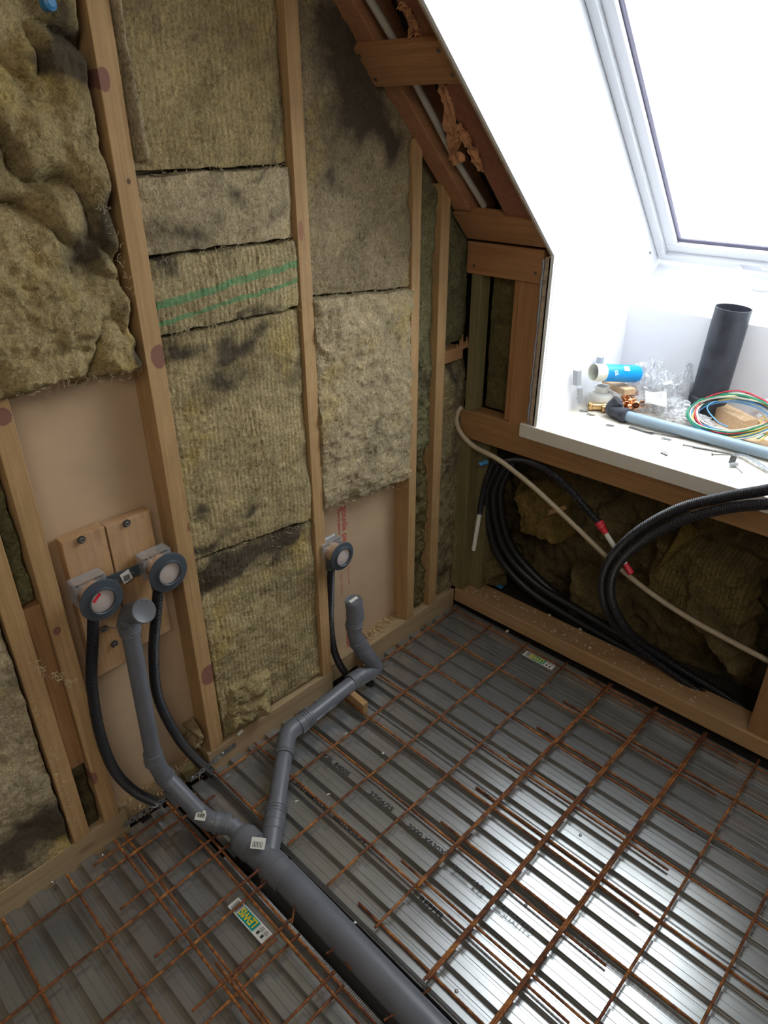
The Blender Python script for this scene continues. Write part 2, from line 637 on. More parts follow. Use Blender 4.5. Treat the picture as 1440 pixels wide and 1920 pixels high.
def clearplastic(name, tint=(.93, .94, .96), gloss=.25, milk=.12, rough_=.12):
    m, nt, b = newmat(name)
    nt.nodes.remove(b)
    tr = N(nt, 'ShaderNodeBsdfTransparent'); tr.inputs[0].default_value = (*tint, 1)
    gl = N(nt, 'ShaderNodeBsdfGlossy'); gl.inputs['Roughness'].default_value = rough_
    df = N(nt, 'ShaderNodeBsdfDiffuse'); df.inputs[0].default_value = (.85, .86, .88, 1)
    m1 = N(nt, 'ShaderNodeMixShader'); m1.inputs[0].default_value = milk / max(1e-6, gloss + milk)
    nt.links.new(gl.outputs[0], m1.inputs[1]); nt.links.new(df.outputs[0], m1.inputs[2])
    m2 = N(nt, 'ShaderNodeMixShader')
    lw = N(nt, 'ShaderNodeLayerWeight'); lw.inputs[0].default_value = .35
    ad = N(nt, 'ShaderNodeMath', operation='ADD'); ad.inputs[1].default_value = gloss * .6 + milk
    ad.use_clamp = True
    mu = N(nt, 'ShaderNodeMath', operation='MULTIPLY'); mu.inputs[1].default_value = .6
    nt.links.new(lw.outputs['Facing'], mu.inputs[0]); nt.links.new(mu.outputs[0], ad.inputs[0])
    nt.links.new(ad.outputs[0], m2.inputs[0]); nt.links.new(tr.outputs[0], m2.inputs[1]); nt.links.new(m1.outputs[0], m2.inputs[2])
    nt.links.new(m2.outputs[0], nt.nodes['Material Output'].inputs[0])
    return m


CLEAR = clearplastic('clear_plastic')
BAG = clearplastic('plastic_film', (.99, .99, 1.0), .06, .26, .25)
PINKBAG = clearplastic('pinkish_plastic_film', (.99, .94, .92), .06, .30, .25)

TAN = (.40, .335, .185)
GREYT = (.40, .35, .23)
BROWNBK = (.062, .049, .036)
W_LUMP = wool('lumpy_mineral_wool', (.42, .355, .20), BROWNBK)
W_RIB = wool('ribbed_mineral_wool', (.50, .435, .265), BROWNBK, rib=.6)
W_GREEN = None
W_GREY = wool('greyish_mineral_wool', (.49, .43, .30), BROWNBK)
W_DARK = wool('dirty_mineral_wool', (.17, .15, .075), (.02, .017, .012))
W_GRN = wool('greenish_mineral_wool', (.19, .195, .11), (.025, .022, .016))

# ------------------------------------------------------------------ room shell
ZB = -0.09     # board under the deck
YS = 0.16      # shell plane behind the stud wall
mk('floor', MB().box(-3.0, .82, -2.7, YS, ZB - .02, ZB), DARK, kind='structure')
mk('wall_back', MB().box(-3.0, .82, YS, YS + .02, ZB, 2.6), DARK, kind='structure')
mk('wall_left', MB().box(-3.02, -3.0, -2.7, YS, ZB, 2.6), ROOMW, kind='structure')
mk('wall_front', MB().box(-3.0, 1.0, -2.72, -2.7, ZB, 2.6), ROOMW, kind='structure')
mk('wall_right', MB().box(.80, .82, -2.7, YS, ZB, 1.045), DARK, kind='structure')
m = MB().box(-3.0, -.75, -2.7, YS, 2.52, 2.54)
mk('ceiling', m, ROOMW, kind='structure')


def slab(poly, n0, n1):
    """poly in (s, y) on the roof slope, between two distances n"""
    mb = MB()
    P = [SN(s_, n0, y_) for s_, y_ in poly]
    return mb.prism(P, (Vector((1, 0, 1)).normalized() * (n1 - n0)))


# outer roof skin round the window opening
ro = []
sT, sB = -2.45, -.0
oy0, oy1, os0, os1 = -.255, -1.075, -.325, -1.565
mb = MB()
for poly in ([(sT, YS), (sB, YS), (sB, oy0), (sT, oy0)], [(sT, oy1), (sB, oy1), (sB, -2.7), (sT, -2.7)],
             [(os0, oy0), (sB, oy0), (sB, oy1), (os0, oy1)], [(sT, oy0), (os1, oy0), (os1, oy1), (sT, oy1)]):
    t = slab(poly, 1.300, 1.32)
    mb.add(t.v, t.f)
mk('ceiling_slope_outer', mb, DARK, kind='structure')
# inner sloping ceiling lining beyond and above the window recess
mb = MB()
cI = 1.262 / SQ
for poly in ([(-2.45, -1.085), (-.885, -1.085), (-.885, -2.7), (-2.45, -2.7)], [(-2.45, -.25), (-1.95, -.25), (-1.95, -1.085), (-2.45, -1.085)]):
    t = slab(poly, cI, cI + .02)
    mb.add(t.v, t.f)
mk('ceiling_slope_inner', mb, WHITE, kind='structure')

# cheeks, sill wall and head of the recess
_e0 = on(790, 0, 1, -.262); _e1 = on(1037, 478, 1, -.262)
_sl = (_e0.x - _e1.x) / (_e0.z - _e1.z)
CK = [(0, .764), (0, _e1.z), (_e1.x + _sl * (2.452 - _e1.z), 2.452), (-.72, 2.452), (.627, 1.109), (.497, 1.041), (.497, .764)]
mk('wall_recess_left', MB().prism([(x, -.262, z) for x, z in CK], (0, -.008, 0)), WEAVE2, kind='structure')
mb = MB().prism([(x, -.244, z) for x, z in [(0, .764), (0, 1.245), (.3, 1.245), (.3, .764)]], (0, -.0175, 0))
mb.prism([(x, -.2565, z) for x, z in CK], (0, -.005, 0))
mk('trim_1', mb, BOARDEDGE, kind='structure')
mk('wall_recess_right', MB().prism([(x, -1.06, z) for x, z in CK], (0, -.025, 0)), WHITE, kind='structure')
mk('wall_recess_low', MB().box(.497, .515, -.262, -1.07, .75, 1.041), WEAVE, kind='structure')
A = Vector((.497, 0, 1.041)); B_ = SN(WS0, WN, 0)
mk('trim_2', MB().prism([(A.x, -.262, A.z), (B_.x, -.262, B_.z), (B_.x + .02, -.262, B_.z - .02), (A.x + .02, -.262, A.z - .02)], (0, -.81, 0)), WHITE, kind='structure')
# recess head
H = SN(WS1, WN, 0)
mk('ceiling_recess_head', MB().prism([(H.x, -.262, H.z), (1.262 - H.z, -.262, H.z), (1.262 - H.z, -.262, H.z + .02), (H.x + .02, -.262, H.z + .02)], (0, -.81, 0)), WHITE, kind='structure')
# corner bead along the cheek edge
mb = MB()
mb.tube([(-.001, -.2705, .77), (-.001, -.2705, 1.25)], .0012, 6)
mb.box(-.0015, .0, -.2705, -.262, .766, 1.25)
mk('trim_3', mb, WHITE, kind='structure')
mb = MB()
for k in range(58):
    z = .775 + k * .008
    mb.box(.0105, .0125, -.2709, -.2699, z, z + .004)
mk('trim_4', mb, plain('bead_hole_shade', (.45, .42, .38), .7), kind='structure')  # grey dashes painted in as the shaded holes of the bead

# ------------------------------------------------------------------ roof window
win = thing('window_1', 'white framed roof window with bright overcast sky', 'window', SN(-.9, 1.26, -.66))
del win['category']; del win['label']
win['kind'] = 'structure'


def wbox(s0, s1, n0, n1, y0, y1, mb=None):
    mb = mb or MB()
    c = SN((s0 + s1) / 2, (n0 + n1) / 2, (y0 + y1) / 2)
    return mb.obox(c, Vector((1, 0, -1)).normalized() * abs(s1 - s0) / 2, Vector((1, 0, 1)).normalized() * abs(n1 - n0) / 2, Vector((0, 1, 0)) * abs(y1 - y0) / 2)


def frame_ring(sa, sb, ya, yb, wd, n0, n1):
    mb = MB()
    wbox(sa - wd, sa, n0, n1, ya, yb, mb)
    wbox(sb, sb + wd, n0, n1, ya, yb, mb)
    wbox(sa - wd, sb + wd, n0, n1, ya, ya - wd, mb)
    wbox(sa - wd, sb + wd, n0, n1, yb + wd, yb, mb)
    return mb


mk('window_lining', frame_ring(WS0 + .022, WS1 - .022, WY0 + .022, WY1 - .022, .022, 1.2275, 1.318), FRAMEW, win, bevel=.001)
mk('outer_sash', frame_ring(-.356, -1.535, -.272, -1.058, .027, 1.286, 1.330), FRAMEW, win, bevel=.0015)
mk('inner_sash', frame_ring(-.383, -1.51, -.299, -1.031, .034, 1.302, 1.335), FRAMEW, win, bevel=.002)
mk('glazing_seal', frame_ring(-.417, -1.476, -.333, -.997, .0035, 1.3165, 1.327), plain('window_seal', (.10, .09, .14), .6), win)
mk('glazing_spacer', frame_ring(-.4225, -1.471, -.3385, -.9915, .006, 1.3215, 1.325), plain('window_spacer', (.42, .40, .52), .6), win)
mk('glass_pane', wbox(-.417, -1.476, 1.3225, 1.3265, -.333, -.997), GLASS, win)
# lever handle on the bottom of the sash and a screw cap on the lining
hb = thing_part = MB()
p0 = SN(-.372, 1.280, -.535); p1 = SN(-.352, 1.232, -.60); p2 = SN(-.372, 1.276, -.66)
dn = Vector((1, 0, -1)).normalized()
for a_, b_ in ((p0, p1), (p1, SN(-.355, 1.240, -.64))):
    d = (b_ - a_); c = (a_ + b_) / 2
    hb.obox(c, d / 2, dn * .007, d.cross(dn).normalized() * .0018)
mk('ventilation_lever', hb, FRAMEW, win)
mk('lever_plate', MB().obox(SN(-.372, 1.283, -.62), Vector((0, .022, 0)), dn * .009, Vector((1, 0, 1)).normalized() * .003), FRAMEW, win, bevel=.001)
pz = on(1219, 474, 1, -.272)
mk('screw_cap', MB().lathe(pz, (0, -1, 0), [(0, .004), (.001, .004), (.001, 0)], 14), DARKSTEEL, win)

# ------------------------------------------------------------------ window board
mk('windowsill', MB().box(-.008, .497, -.217, -1.30, .724, .766), [CREAM], label='thick cream window board littered with plumbing parts', cat='windowsill', bevel=.0015)

# ------------------------------------------------------------------ stud wall
def stud(x0, x1, z0, z1, label, mat=None, y0=0.0, y1=.062, grp='studs of the left wall'):
    return mk('wall_stud', MB().box(x0, x1, y0, y1, z0, z1), mat or PINE[2], label=label, cat='wall stud', group=grp, bevel=.0012)


PZ = .057
stud(-1.452, -1.412, PZ, 1.30, 'leftmost wall stud, beside the short spliced block')
stud(-1.374, -1.336, PZ, 1.60, 'pale wall stud just left of the opening with two wall outlets')
stud(-1.064, -1.023, PZ, 2.5, 'long wall stud right of the two wall outlets, with dark knots')
stud(-.651, -.615, PZ, 2.5, 'tall wall stud running to the top, left of the single wall outlet')
stud(-.262, -.228, PZ, 1.528, 'thin wall stud right of the single wall outlet, ending under the rafter')
stud(-.146, -.107, PZ, 1.42, 'wall stud nearest the corner, meeting the rafter foot')
mb = MB().box(-1.4105, -1.375, .012, .062, .262, .712)
mk('timber_block', mb, OLD[2], label='short reddish timber block wedged between the two leftmost studs', cat='timber block', bevel=.0012)
# side packing strips at the openings
mk('bottom_plate', MB().box(-2.2, -1.318, 0, .066, -.032, PZ), PLATEW, label='left length of dusty bottom plate under the far left studs', cat='bottom plate', bevel=.002)
mk('bottom_plate', MB().box(-1.075, -.612, 0, .066, -.032, PZ), PLATEW, label='middle length of bottom plate below the ribbed insulation', cat='bottom plate', bevel=.002)
mk('bottom_plate', MB().box(-.475, -.002, 0, .066, -.032, PZ), PLATEW, label='corner length of bottom plate right of the bent grey drain', cat='bottom plate', bevel=.002)
mk('bottom_plate', MB().box(-1.317, -1.076, .034, .066, -.03, .035), PLATEW, label='notched length of bottom plate behind the two hoses', cat='bottom plate', bevel=.002)
mk('bottom_plate', MB().box(-.611, -.476, .034, .066, -.03, .04), PLATEW, label='notched length of bottom plate behind the bent grey drain', cat='bottom plate', bevel=.002)
mk('wall_lining_board', MB().box(-1.8, .0, .0625, .075, -.03, 1.9), WALLBOARD, kind='structure')
bpy.data.objects['wall_lining_board'].name = 'wall_behind_studs'


def knots(obj, base, axis, spots):
    """copy of the wood with real knots at given places of this one timber (object coordinates)"""
    m = obj.data.materials[0].copy()
    m.name = 'knotty_' + base
    nt = m.node_tree
    b = nt.nodes['Principled BSDF']
    src = b.inputs['Base Color'].links[0].from_socket
    tc = N(nt, 'ShaderNodeTexCoord')
    mp = coords(nt)
    nn_ = noise_tex(nt, mp, 60, 2)
    for (x, z, rx, rz, colr) in spots:
        lx = x - obj['wo'][0]; lz = z - obj['wo'][2]
        m_ = N(nt, 'ShaderNodeMapping')
        m_.inputs['Location'].default_value = (-lx / rx, 0, -lz / rz)
        m_.inputs['Scale'].default_value = (1 / rx, 0, 1 / rz)
        nt.links.new(tc.outputs['Object'], m_.inputs[0])
        ln = N(nt, 'ShaderNodeVectorMath', operation='LENGTH')
        nt.links.new(m_.outputs[0], ln.inputs[0])
        ad = N(nt, 'ShaderNodeMath', operation='MULTIPLY_ADD')
        nt.links.new(nn_.outputs[0], ad.inputs[0]); ad.inputs[1].default_value = .5
        nt.links.new(ln.outputs['Value'], ad.inputs[2])
        r_ = ramp(nt, [(.95, (1, 1, 1)), (1.0, (0, 0, 0))])
        mul = N(nt, 'ShaderNodeMath', operation='MULTIPLY'); mul.inputs[1].default_value = .78
        nt.links.new(ad.outputs[0], mul.inputs[0])
        nt.links.new(mul.outputs[0], r_.inputs[0])
        src = mixc(nt, r_.outputs[0], src, colr)
    nt.links.new(src, b.inputs['Base Color'])
    obj.data.materials[0] = m


def kp(u, v, rx, rz, c=(.23, .10, .07)):
    p = on(u, v, 1, 0)
    return (p.x, p.z, rx, rz, c)


ST = [o for o in bpy.data.objects if o.name.startswith('wall_stud') and 'label' in o]
s2 = [o for o in ST if 'long wall stud' in o['label']][0]
knots(s2, 'stud', 2, [kp(194, 148, .012, .018), kp(298, 668, .018, .024), kp(392, 1265, .024, .030), kp(306, 555, .004, .004, (.12, .06, .03)), kp(241, 340, .004, .005, (.12, .06, .03)), kp(355, 988, .006, .012, (.25, .12, .05))])
s1 = [o for o in ST if 'just left of the opening' in o['label']][0]
knots(s1, 'stud', 2, [kp(6, 782, .014, .016), kp(107, 1183, .008, .010), kp(175, 1460, .010, .02)])
s3 = [o for o in ST if 'tall wall stud' in o['label']][0]
knots(s3, 'stud', 2, [kp(564, 433, .008, .022, (.30, .14, .07)), kp(640, 1120, .006, .006, (.2, .1, .05))])

# ------------------------------------------------------------------ insulation
def blob(x, z, bl):
    d = 0
    for (bx, bz, rx, rz, a) in bl:
        q = ((x - bx) / rx) ** 2 + ((z - bz) / rz) ** 2
        d += a * math.exp(-q * 1.2)
    return d


def fr(x, y, z, o=4):
    return noise.fractal(Vector((x, y, z)), 1.0, 2.0, o)


def batt(cor, mat, label, y0=.004, bulge=.003, lump=.006, mid=.003, fine=.0022, rib=0, fold=0, dirt=(), base=0.0, seed=0, res=.0045, back=.055,
         edge=.005, name='insulation_batt', grp='insulation slabs in the left wall', ex=None, pmap=None, jit=.0035, rec=0):
    """cor: (x,z) at bottom-left, bottom-right, top-right, top-left on the wall plane"""
    bl, br, tr_, tl = [Vector(c) for c in cor]
    wd = max((br - bl).length, (tr_ - tl).length); ht = max((tl - bl).length, (tr_ - br).length)
    nu = max(6, int(wd / res)); nv = max(6, int(ht / res))
    mb = MB()
    at = []

    def fn(u, v):
        p = bl.lerp(br, u).lerp(tl.lerp(tr_, u), v)
        x, z = p.x, p.y
        eu = min(u, 1 - u) * wd; ev = min(v, 1 - v) * ht
        e = min(eu, ev)
        # ragged border
        jx = noise.noise(Vector((z * 30, seed, x * 4))) * jit; jz = noise.noise(Vector((x * 26, seed + 9, z * 5))) * jit * 1.3
        k = math.exp(-e / .03)
        x2 = x + jx * k; z2 = z + jz * k
        f = min(1, e / edge)
        f = max(0, 1 - (1 - f) ** 2)
        y = y0 - bulge * (1 - math.exp(-e / .03)) if e > 0 else y0
        y -= lump * fr(x * 7 + seed, seed * 1.7, z * 7, 3)
        y -= mid * fr(x * 30 + seed, seed, z * 30, 3)
        y -= fine * fr(x * 120, seed, z * 120, 2)
        if fold:
            q = fr(x * 3.4 + seed * 3 + z * 1.5, seed * 2.2, z * 3.0, 3)
            y += fold * (math.exp(-abs(q) * 9) - .25)
            y -= fold * .35 * fr(x * 14 + 5, seed, z * 14, 4)
        if rib:
            y -= rib * math.sin(2 * math.pi * x / .0125 + 3 * noise.noise(Vector((x * 20, seed, z * 20)))) * (.5 + .5 * noise.noise(Vector((x * 9, 3, z * 9))))
        if rec:
            y += rec * math.exp(-((1 - u) * wd) / .022)
        y = y * f + back * (1 - f)
        bx_ = x + .035 * fr(x * 11, seed + 2, z * 11, 3); bz_ = z + .035 * fr(x * 11, seed + 6, z * 11, 3)
        at.append(base + .06 + .95 * blob(bx_, bz_, dirt) + .30 * math.exp(-e / .007) + .34 * fr(x * 6, seed + 4, z * 6, 5))
        P = Vector((x2, y, z2))
        return pmap(P) if pmap else P

    mb.grid(nu, nv, fn)
    mb.f = [f[::-1] for f in mb.f] if False else mb.f
    mb.attr = at
    return mk(name, mb, mat, label=label, cat='insulation', group=grp)


def AP(u, v):
    p = on(u, v, 1, 0)
    return (p.x, p.z)


def D(u, v, rx, rz, a):
    x, z = AP(u, v)
    return (x, z, rx, rz, a)


# left of the first stud
batt([(-2.1, .05), (-1.455, .05), (-1.455, .98), (-2.1, .98)], W_GREY, 'greyish insulation slab at bottom left, blackened at its foot', dirt=[D(100, 1550, .10, .07, 1.1), D(0, 1600, .12, .05, .7)], seed=1, lump=.012)
batt([(-2.1, .99), (-1.455, .99), (-1.455, 1.25), (-2.1, 1.25)], W_GREY, 'short insulation piece left of the leftmost stud, under the bulging fold', seed=2, y0=.02)
batt([(-1.412, PZ), (-1.374, PZ), (-1.374, .262), (-1.412, .262)], W_DARK, 'dirty narrow insulation scrap below the wedged timber block', seed=3, y0=.02, res=.003, base=.3, lump=.02, edge=.006)
batt([(-1.412, .715), (-1.374, .715), (-1.374, 1.2), (-1.412, 1.2)], W_GRN, 'green-tinted narrow insulation strip above the wedged timber block', seed=4, y0=.015, res=.003, lump=.02, edge=.006)
# the big crumpled sheet, top left
batt([(-1.62, 1.135), (-1.066, 1.125), (-1.066, 1.86), (-1.70, 1.86)], W_LUMP, 'big crumpled olive insulation sheet at top left, bulging over the stud', y0=-.010, bulge=.016, lump=.030, mid=.006, fold=.040,
     dirt=[D(170, 100, .10, .05, .8), D(165, 470, .06, .05, .9), D(215, 395, .07, .05, .8), D(120, 130, .06, .04, .7), D(255, 655, .03, .03, .9), D(20, 270, .05, .08, .3)], seed=5, edge=.03, res=.004, jit=.014)
batt([(-1.75, 1.865), (-1.066, 1.80), (-1.066, 2.4), (-1.75, 2.4)], W_GREY, 'upper insulation sheet at the top left edge, lighter and frayed', y0=-.016, bulge=.02, lump=.02, fold=.012, seed=6, edge=.02)
# bay between studs 3 and 4 (double width ribbed slabs)
z1, z2, z3, z4, z5 = 1.478, 1.345, 1.236, .62, .33
LB, RB = -1.026, -.640


def zz(u, v):
    return AP(u, v)[1]


s12 = (zz(258, 328), zz(548, 310)); s23 = (zz(300, 482), zz(556, 449)); s34 = (zz(312, 632), zz(562, 577)); s45 = (zz(375, 1048), zz(600, 972))
print('seams', s12, s23, s34, s45)
batt([(LB, s12[0]), (RB, s12[1]), (RB, 2.4), (LB, 2.4)], wool('ribbed_olive_wool', (.44, .375, .215), BROWNBK, rib=.35), 'smooth olive insulation slab at the top between the two tallest studs', rib=.0006, rec=.022, seed=11, y0=.012, lump=.004,
     dirt=[D(400, 40, .10, .05, .25), D(530, 240, .03, .1, .5)])
batt([(LB, s23[0]), (RB, s23[1]), (RB, s12[1]), (LB, s12[0])], W_GREY, 'greyish brown insulation slab above the green-lined one', rec=.022, seed=12, y0=.006, lump=.008, dirt=[D(440, 375, .04, .03, .8), D(500, 410, .08, .025, .6), D(350, 440, .1, .02, .5), D(500, 320, .06, .01, .6)])
gz = Vector((LB, s34[0]))
midz = min(s34)
W_GREEN = wool('green_lined_wool', (.52, .46, .29), BROWNBK, rib=.7, green=(.084, .048, -.09))
gb = batt([(LB, s34[0]), (RB, s34[1]), (RB, s23[1]), (LB, s23[0])], W_GREEN, 'ribbed insulation slab with two printed green lines', rib=.0018, rec=0.012, seed=13, y0=.002, lump=.005, dirt=[D(330, 500, .03, .02, .9), D(310, 470, .05, .015, .5), D(450, 600, .12, .012, .5)])
batt([(LB, s45[0]), (RB, s45[1]), (RB, s34[1]), (LB, s34[0])], W_RIB, 'large ribbed insulation slab blackened along its top half', rib=.0015, rec=0.007, seed=14, y0=.006, lump=.007,
     dirt=[D(345, 655, .05, .035, 1.0), D(440, 650, .06, .03, .9), D(500, 625, .05, .02, .7), D(420, 720, .10, .05, .8), D(560, 700, .05, .05, .4), D(385, 960, .03, .03, .8), D(470, 960, .03, .02, .8), D(380, 1030, .05, .02, .9)])
batt([(LB + .01, .062), (RB, .066), (RB, s45[1]), (LB, s45[0])], W_RIB, 'lowest ribbed insulation slab, dark along its upper edge and torn at its foot', rib=.0018, rec=0.007, seed=15, y0=.010, lump=.010,
     dirt=[D(450, 1050, .10, .05, 1.3), D(540, 1010, .08, .04, 1.0), D(400, 1090, .05, .04, 1.0), D(480, 1120, .12, .04, .5), D(560, 1320, .06, .03, .7)])
batt([(-1.015, .075), (-.86, .075), (-.83, .22), (-.99, .24)], wool('torn_yellow_wool', (.42, .36, .20), BROWNBK), 'torn yellowish tuft hanging off the lowest ribbed slab', y0=-.012, bulge=.016, lump=.02, mid=.010, fold=.012, seed=16, edge=.02, res=.003, jit=.02)
batt([(-1.018, 1.50), (-.985, 1.50), (-1.0, 1.76), (-1.022, 1.76)], W_GREY, 'pale rolled sliver of insulation beside the top of the knotty stud', y0=-.006, bulge=.014, lump=.006, seed=17, edge=.012, res=.003)
# bay 4
L4, R4 = -.618, -.248
sA = (zz(590, 558), zz(770, 541)); sB_ = (zz(610, 952), zz(766, 901))
batt([(L4, sA[0]), (R4, sA[1]), (R4, 1.55), (L4, 1.90)], wool('sooty_grey_wool', (.36, .31, .21), BROWNBK), 'sooty insulation slab under the rafter, between tall and thin studs', rec=0.003, seed=21, y0=.010, lump=.008, mid=.004,
     dirt=[D(640, 60, .12, .08, 1.0), D(680, 150, .10, .06, .9), D(700, 230, .12, .06, .8), D(620, 320, .03, .04, .8), D(740, 280, .04, .06, .8), D(640, 350, .05, .03, .5), D(600, 150, .02, .1, .3)])
batt([(L4, sB_[0]), (R4, sB_[1]), (R4, sA[1]), (L4, sA[0])], W_GREY, 'fluffy pale insulation slab ending ragged above the single wall outlet', rec=0.003, seed=22, y0=.000, bulge=.016, lump=.010, mid=.006, fine=.003,
     dirt=[D(720, 920, .06, .010, 1.5), D(760, 905, .03, .012, 1.4), D(680, 945, .05, .008, 1.0), D(700, 800, .02, .02, .4)])
batt([(-1.115, .075), (-1.070, .075), (-1.068, .16), (-1.10, .15)], wool('tuft_wool', (.42, .35, .22), BROWNBK), 'small fuzzy insulation tuft at the foot of the knotty stud', y0=.010, bulge=.018, lump=.02, mid=.012, fold=.01, seed=19, edge=.014, res=.003, jit=.02, back=.06)
pb_ = on(92, 6, 1, -.02)
mk('blue_plug', MB().lathe(pb_, (.2, -1, .1), [(-.01, .010), (.004, .011), (.008, .006), (.008, 0)], 18), BLUEP, label='blue plug poking out of the insulation at the top left edge', cat='plug')
# bay 5, 6
batt([(-.236, PZ), (-.136, PZ), (-.136, .66), (-.236, .66)], W_DARK, 'lower crumpled dark insulation between the last two studs', seed=23, y0=.028, lump=.012, mid=.012, fold=.012, res=.0035, base=.1, edge=.008)
batt([(-.236, .66), (-.136, .66), (-.136, 1.40), (-.236, 1.50)], wool('grey_green_wool', (.22, .22, .13), BROWNBK), 'upper greenish insulation between the last two studs', seed=24, y0=.022, lump=.008, mid=.008, res=.0035, base=.0, edge=.008, dirt=[D(800, 700, .03, .1, .7)])
batt([(-.107, PZ), (.03, PZ), (.03, .92), (-.107, .92)], wool('corner_wool', (.30, .265, .165), BROWNBK), 'stained insulation in the corner beside the last stud', seed=25, y0=.018, lump=.014, mid=.008, res=.004, dirt=[D(860, 700, .03, .1, .8), D(840, 1080, .05, .04, .8), D(850, 900, .02, .1, .4)])
batt([(-.107, .965), (.03, .965), (.03, 1.40), (-.107, 1.40)], W_GRN, 'dark green insulation in the corner above the splintered block', seed=26, y0=.030, lump=.010, mid=.004, res=.004)
mk('timber_block', MB().box(-.106, -.02, .0, .04, .925, .962), OLD[0], label='small splintered timber block in the corner between green and brown insulation', cat='timber block', bevel=.001)
mb = MB()
for k in range(5):
    x = -.055 + .012 * k
    mb.prism([(x, -.002, .955), (x + .010, -.004, .955), (x + .006 + .004 * (k % 2), .0, .975 + .012 * (k % 3))], (0, .004, 0))
mk('wood_splinters', mb, OLD[2], label='upright splinters on the small block in the corner', cat='splinters')

# fibre tufts along the slab edges: loose hairs nobody could count
def tufts(rng, n, label, seed, ln=.012, y=-.004):
    rnd = random.Random(seed)
    mb = MB()
    for k in range(n):
        seg = rnd.choice(rng)
        t = rnd.random()
        u = seg[0] + (seg[2] - seg[0]) * t + rnd.gauss(0, 5); v = seg[1] + (seg[3] - seg[1]) * t + rnd.gauss(0, 5)
        p = on(u, v, 1, y + rnd.uniform(-.004, .004))
        d = Vector((rnd.gauss(0, 1), rnd.gauss(-.3, .5), rnd.gauss(0, 1))).normalized()
        q = [p]
        for i in range(3):
            q.append(q[-1] + d * ln / 3)
            d = (d + Vector((rnd.gauss(0, .6), rnd.gauss(0, .5), rnd.gauss(0, .6)))).normalized()
        mb.tube(q, .00035, 3, False)
    return mk('loose_fibres', mb, plain('pale_wool_fibre', (.55, .48, .30), .9), label=label, cat='fibres', kind='stuff')


tufts([(300, 482, 556, 449), (312, 632, 562, 577), (375, 1048, 600, 972), (258, 328, 548, 310), (310, 700, 420, 1340), (380, 700, 590, 1200), (570, 300, 600, 1150)], 420, 'pale loose fibres along the seams of the ribbed slabs', 3)
tufts([(610, 952, 760, 903), (590, 558, 770, 541), (600, 600, 760, 880), (620, 700, 740, 850), (790, 560, 800, 1090), (842, 700, 850, 1060)], 420, 'pale loose fibres on the fluffy slab above the single outlet', 4, y=-.012)
tufts([(140, 1280, 60, 1250), (60, 1300, 140, 1560), (30, 740, 265, 690), (120, 180, 250, 560), (20, 400, 200, 640)], 260, 'pale loose fibres on the leftmost insulation', 5, y=-.03)

# ------------------------------------------------------------------ knee wall
CN = 'knee wall timbers'
mk('floor_plate', MB().box(0, .096, -2.3, .0, .006, .061), PLATEO, label='thick timber floor plate along the right wall, flecked with plaster', cat='timber', bevel=.003)
mk('sill_rail', MB().box(0.0, .062, -2.3, .014, .660, .7235), OLD[1], label='long horizontal rail under the cream window board', cat='timber', bevel=.002)
mk('sill_rail', MB().box(.001, .062, -.215, .016, .7237, .752), OLD[1], label='short raised end of the rail left of the window board', cat='timber', bevel=.002)
mk('corner_post', MB().box(.004, .06, -.030, .022, .062, .659), GREENW, label='green-stained corner post below the long rail', cat='wall post', bevel=.002)
mk('corner_post', MB().box(.050, .10, -.075, -.030, .062, .659), GREENW, label='recessed dark green post behind the corner post', cat='wall post', bevel=.002)
mk('corner_post', MB().box(.004, .05, -.036, .0, .7525, 1.172), GREENW, label='mossy post above the long rail, left of the dark insulation', cat='wall post', bevel=.002)
mk('window_jamb', MB().box(.006, .05, -.240, -.165, .7237, 1.172), JAMB, label='broad reddish jamb timber beside the white recess wall', cat='timber', bevel=.002)
mk('window_jamb', MB().box(.012, .09, -.164, -.146, .7527, 1.172), JAMB, label='narrow lighter batten behind the broad jamb timber', cat='timber', bevel=.002)
mk('window_header', MB().box(.0, .045, -.238, .017, 1.173, 1.262), NOG, label='grained header board over the jamb timber', cat='timber', bevel=.002)
# slanted nogging boards that follow the roof slope
def sloped(z0, z1, ya, yb, c0, c1, name, label, cut=0, mat=None):
    P = [Vector((c0 - z0, ya + cut * 0, z0)), Vector((c0 - z0, yb, z0)), Vector((c0 - z1, yb, z1)), Vector((c0 - z1, ya + cut, z1))]
    n = Vector((1, 0, 1)).normalized() * (c1 - c0) / SQ
    return mk(name, MB().prism(P, n), mat or NOG, label=label, cat='timber', bevel=.0015)


sloped(1.269, 1.342, .015, -.250, 1.262, 1.30, 'roof_nogging', 'lower slanted nogging where slope meets the knee wall')
sloped(1.634, 1.704, .018, -.250, 1.245, 1.271, 'roof_nogging', 'upper nogging crossing the rafter with four dark nails', cut=.012)
# rafters
def rafter(y0, y1, c0, c1, za, zb, mat, label, name='rafter'):
    P = [Vector((c0 - za, y0, za)), Vector((c0 - zb, y0, zb)), Vector((c1 - zb, y0, zb + 0)), Vector((c1 - za, y0, za))]
    return mk(name, MB().prism(P, (0, y1 - y0, 0)), mat, label=label, cat='rafter', bevel=.002)


rafter(.012, -.045, 1.272, 1.40, 1.352, 2.45, RAFT, 'brown rafter against the stud wall, its foot over the last stud')
rafter(-.158, -.243, 1.272, 1.42, 1.33, 2.45, REDW, 'dark red rafter alongside the white recess edge')
# black sheet in the slot between the rafters
mb = MB()


def ff(u, v):
    z = 1.28 + v * 1.2
    y = .02 - u * .20
    c = 1.395 + .018 * fr(u * 5, 1, v * 26, 4)
    return Vector((c - z, y, z))


mb.grid(24, 160, ff)
mk('roof_foil', mb, FOIL, label='shiny black crumpled roof foil in the slot between the rafters', cat='foil')
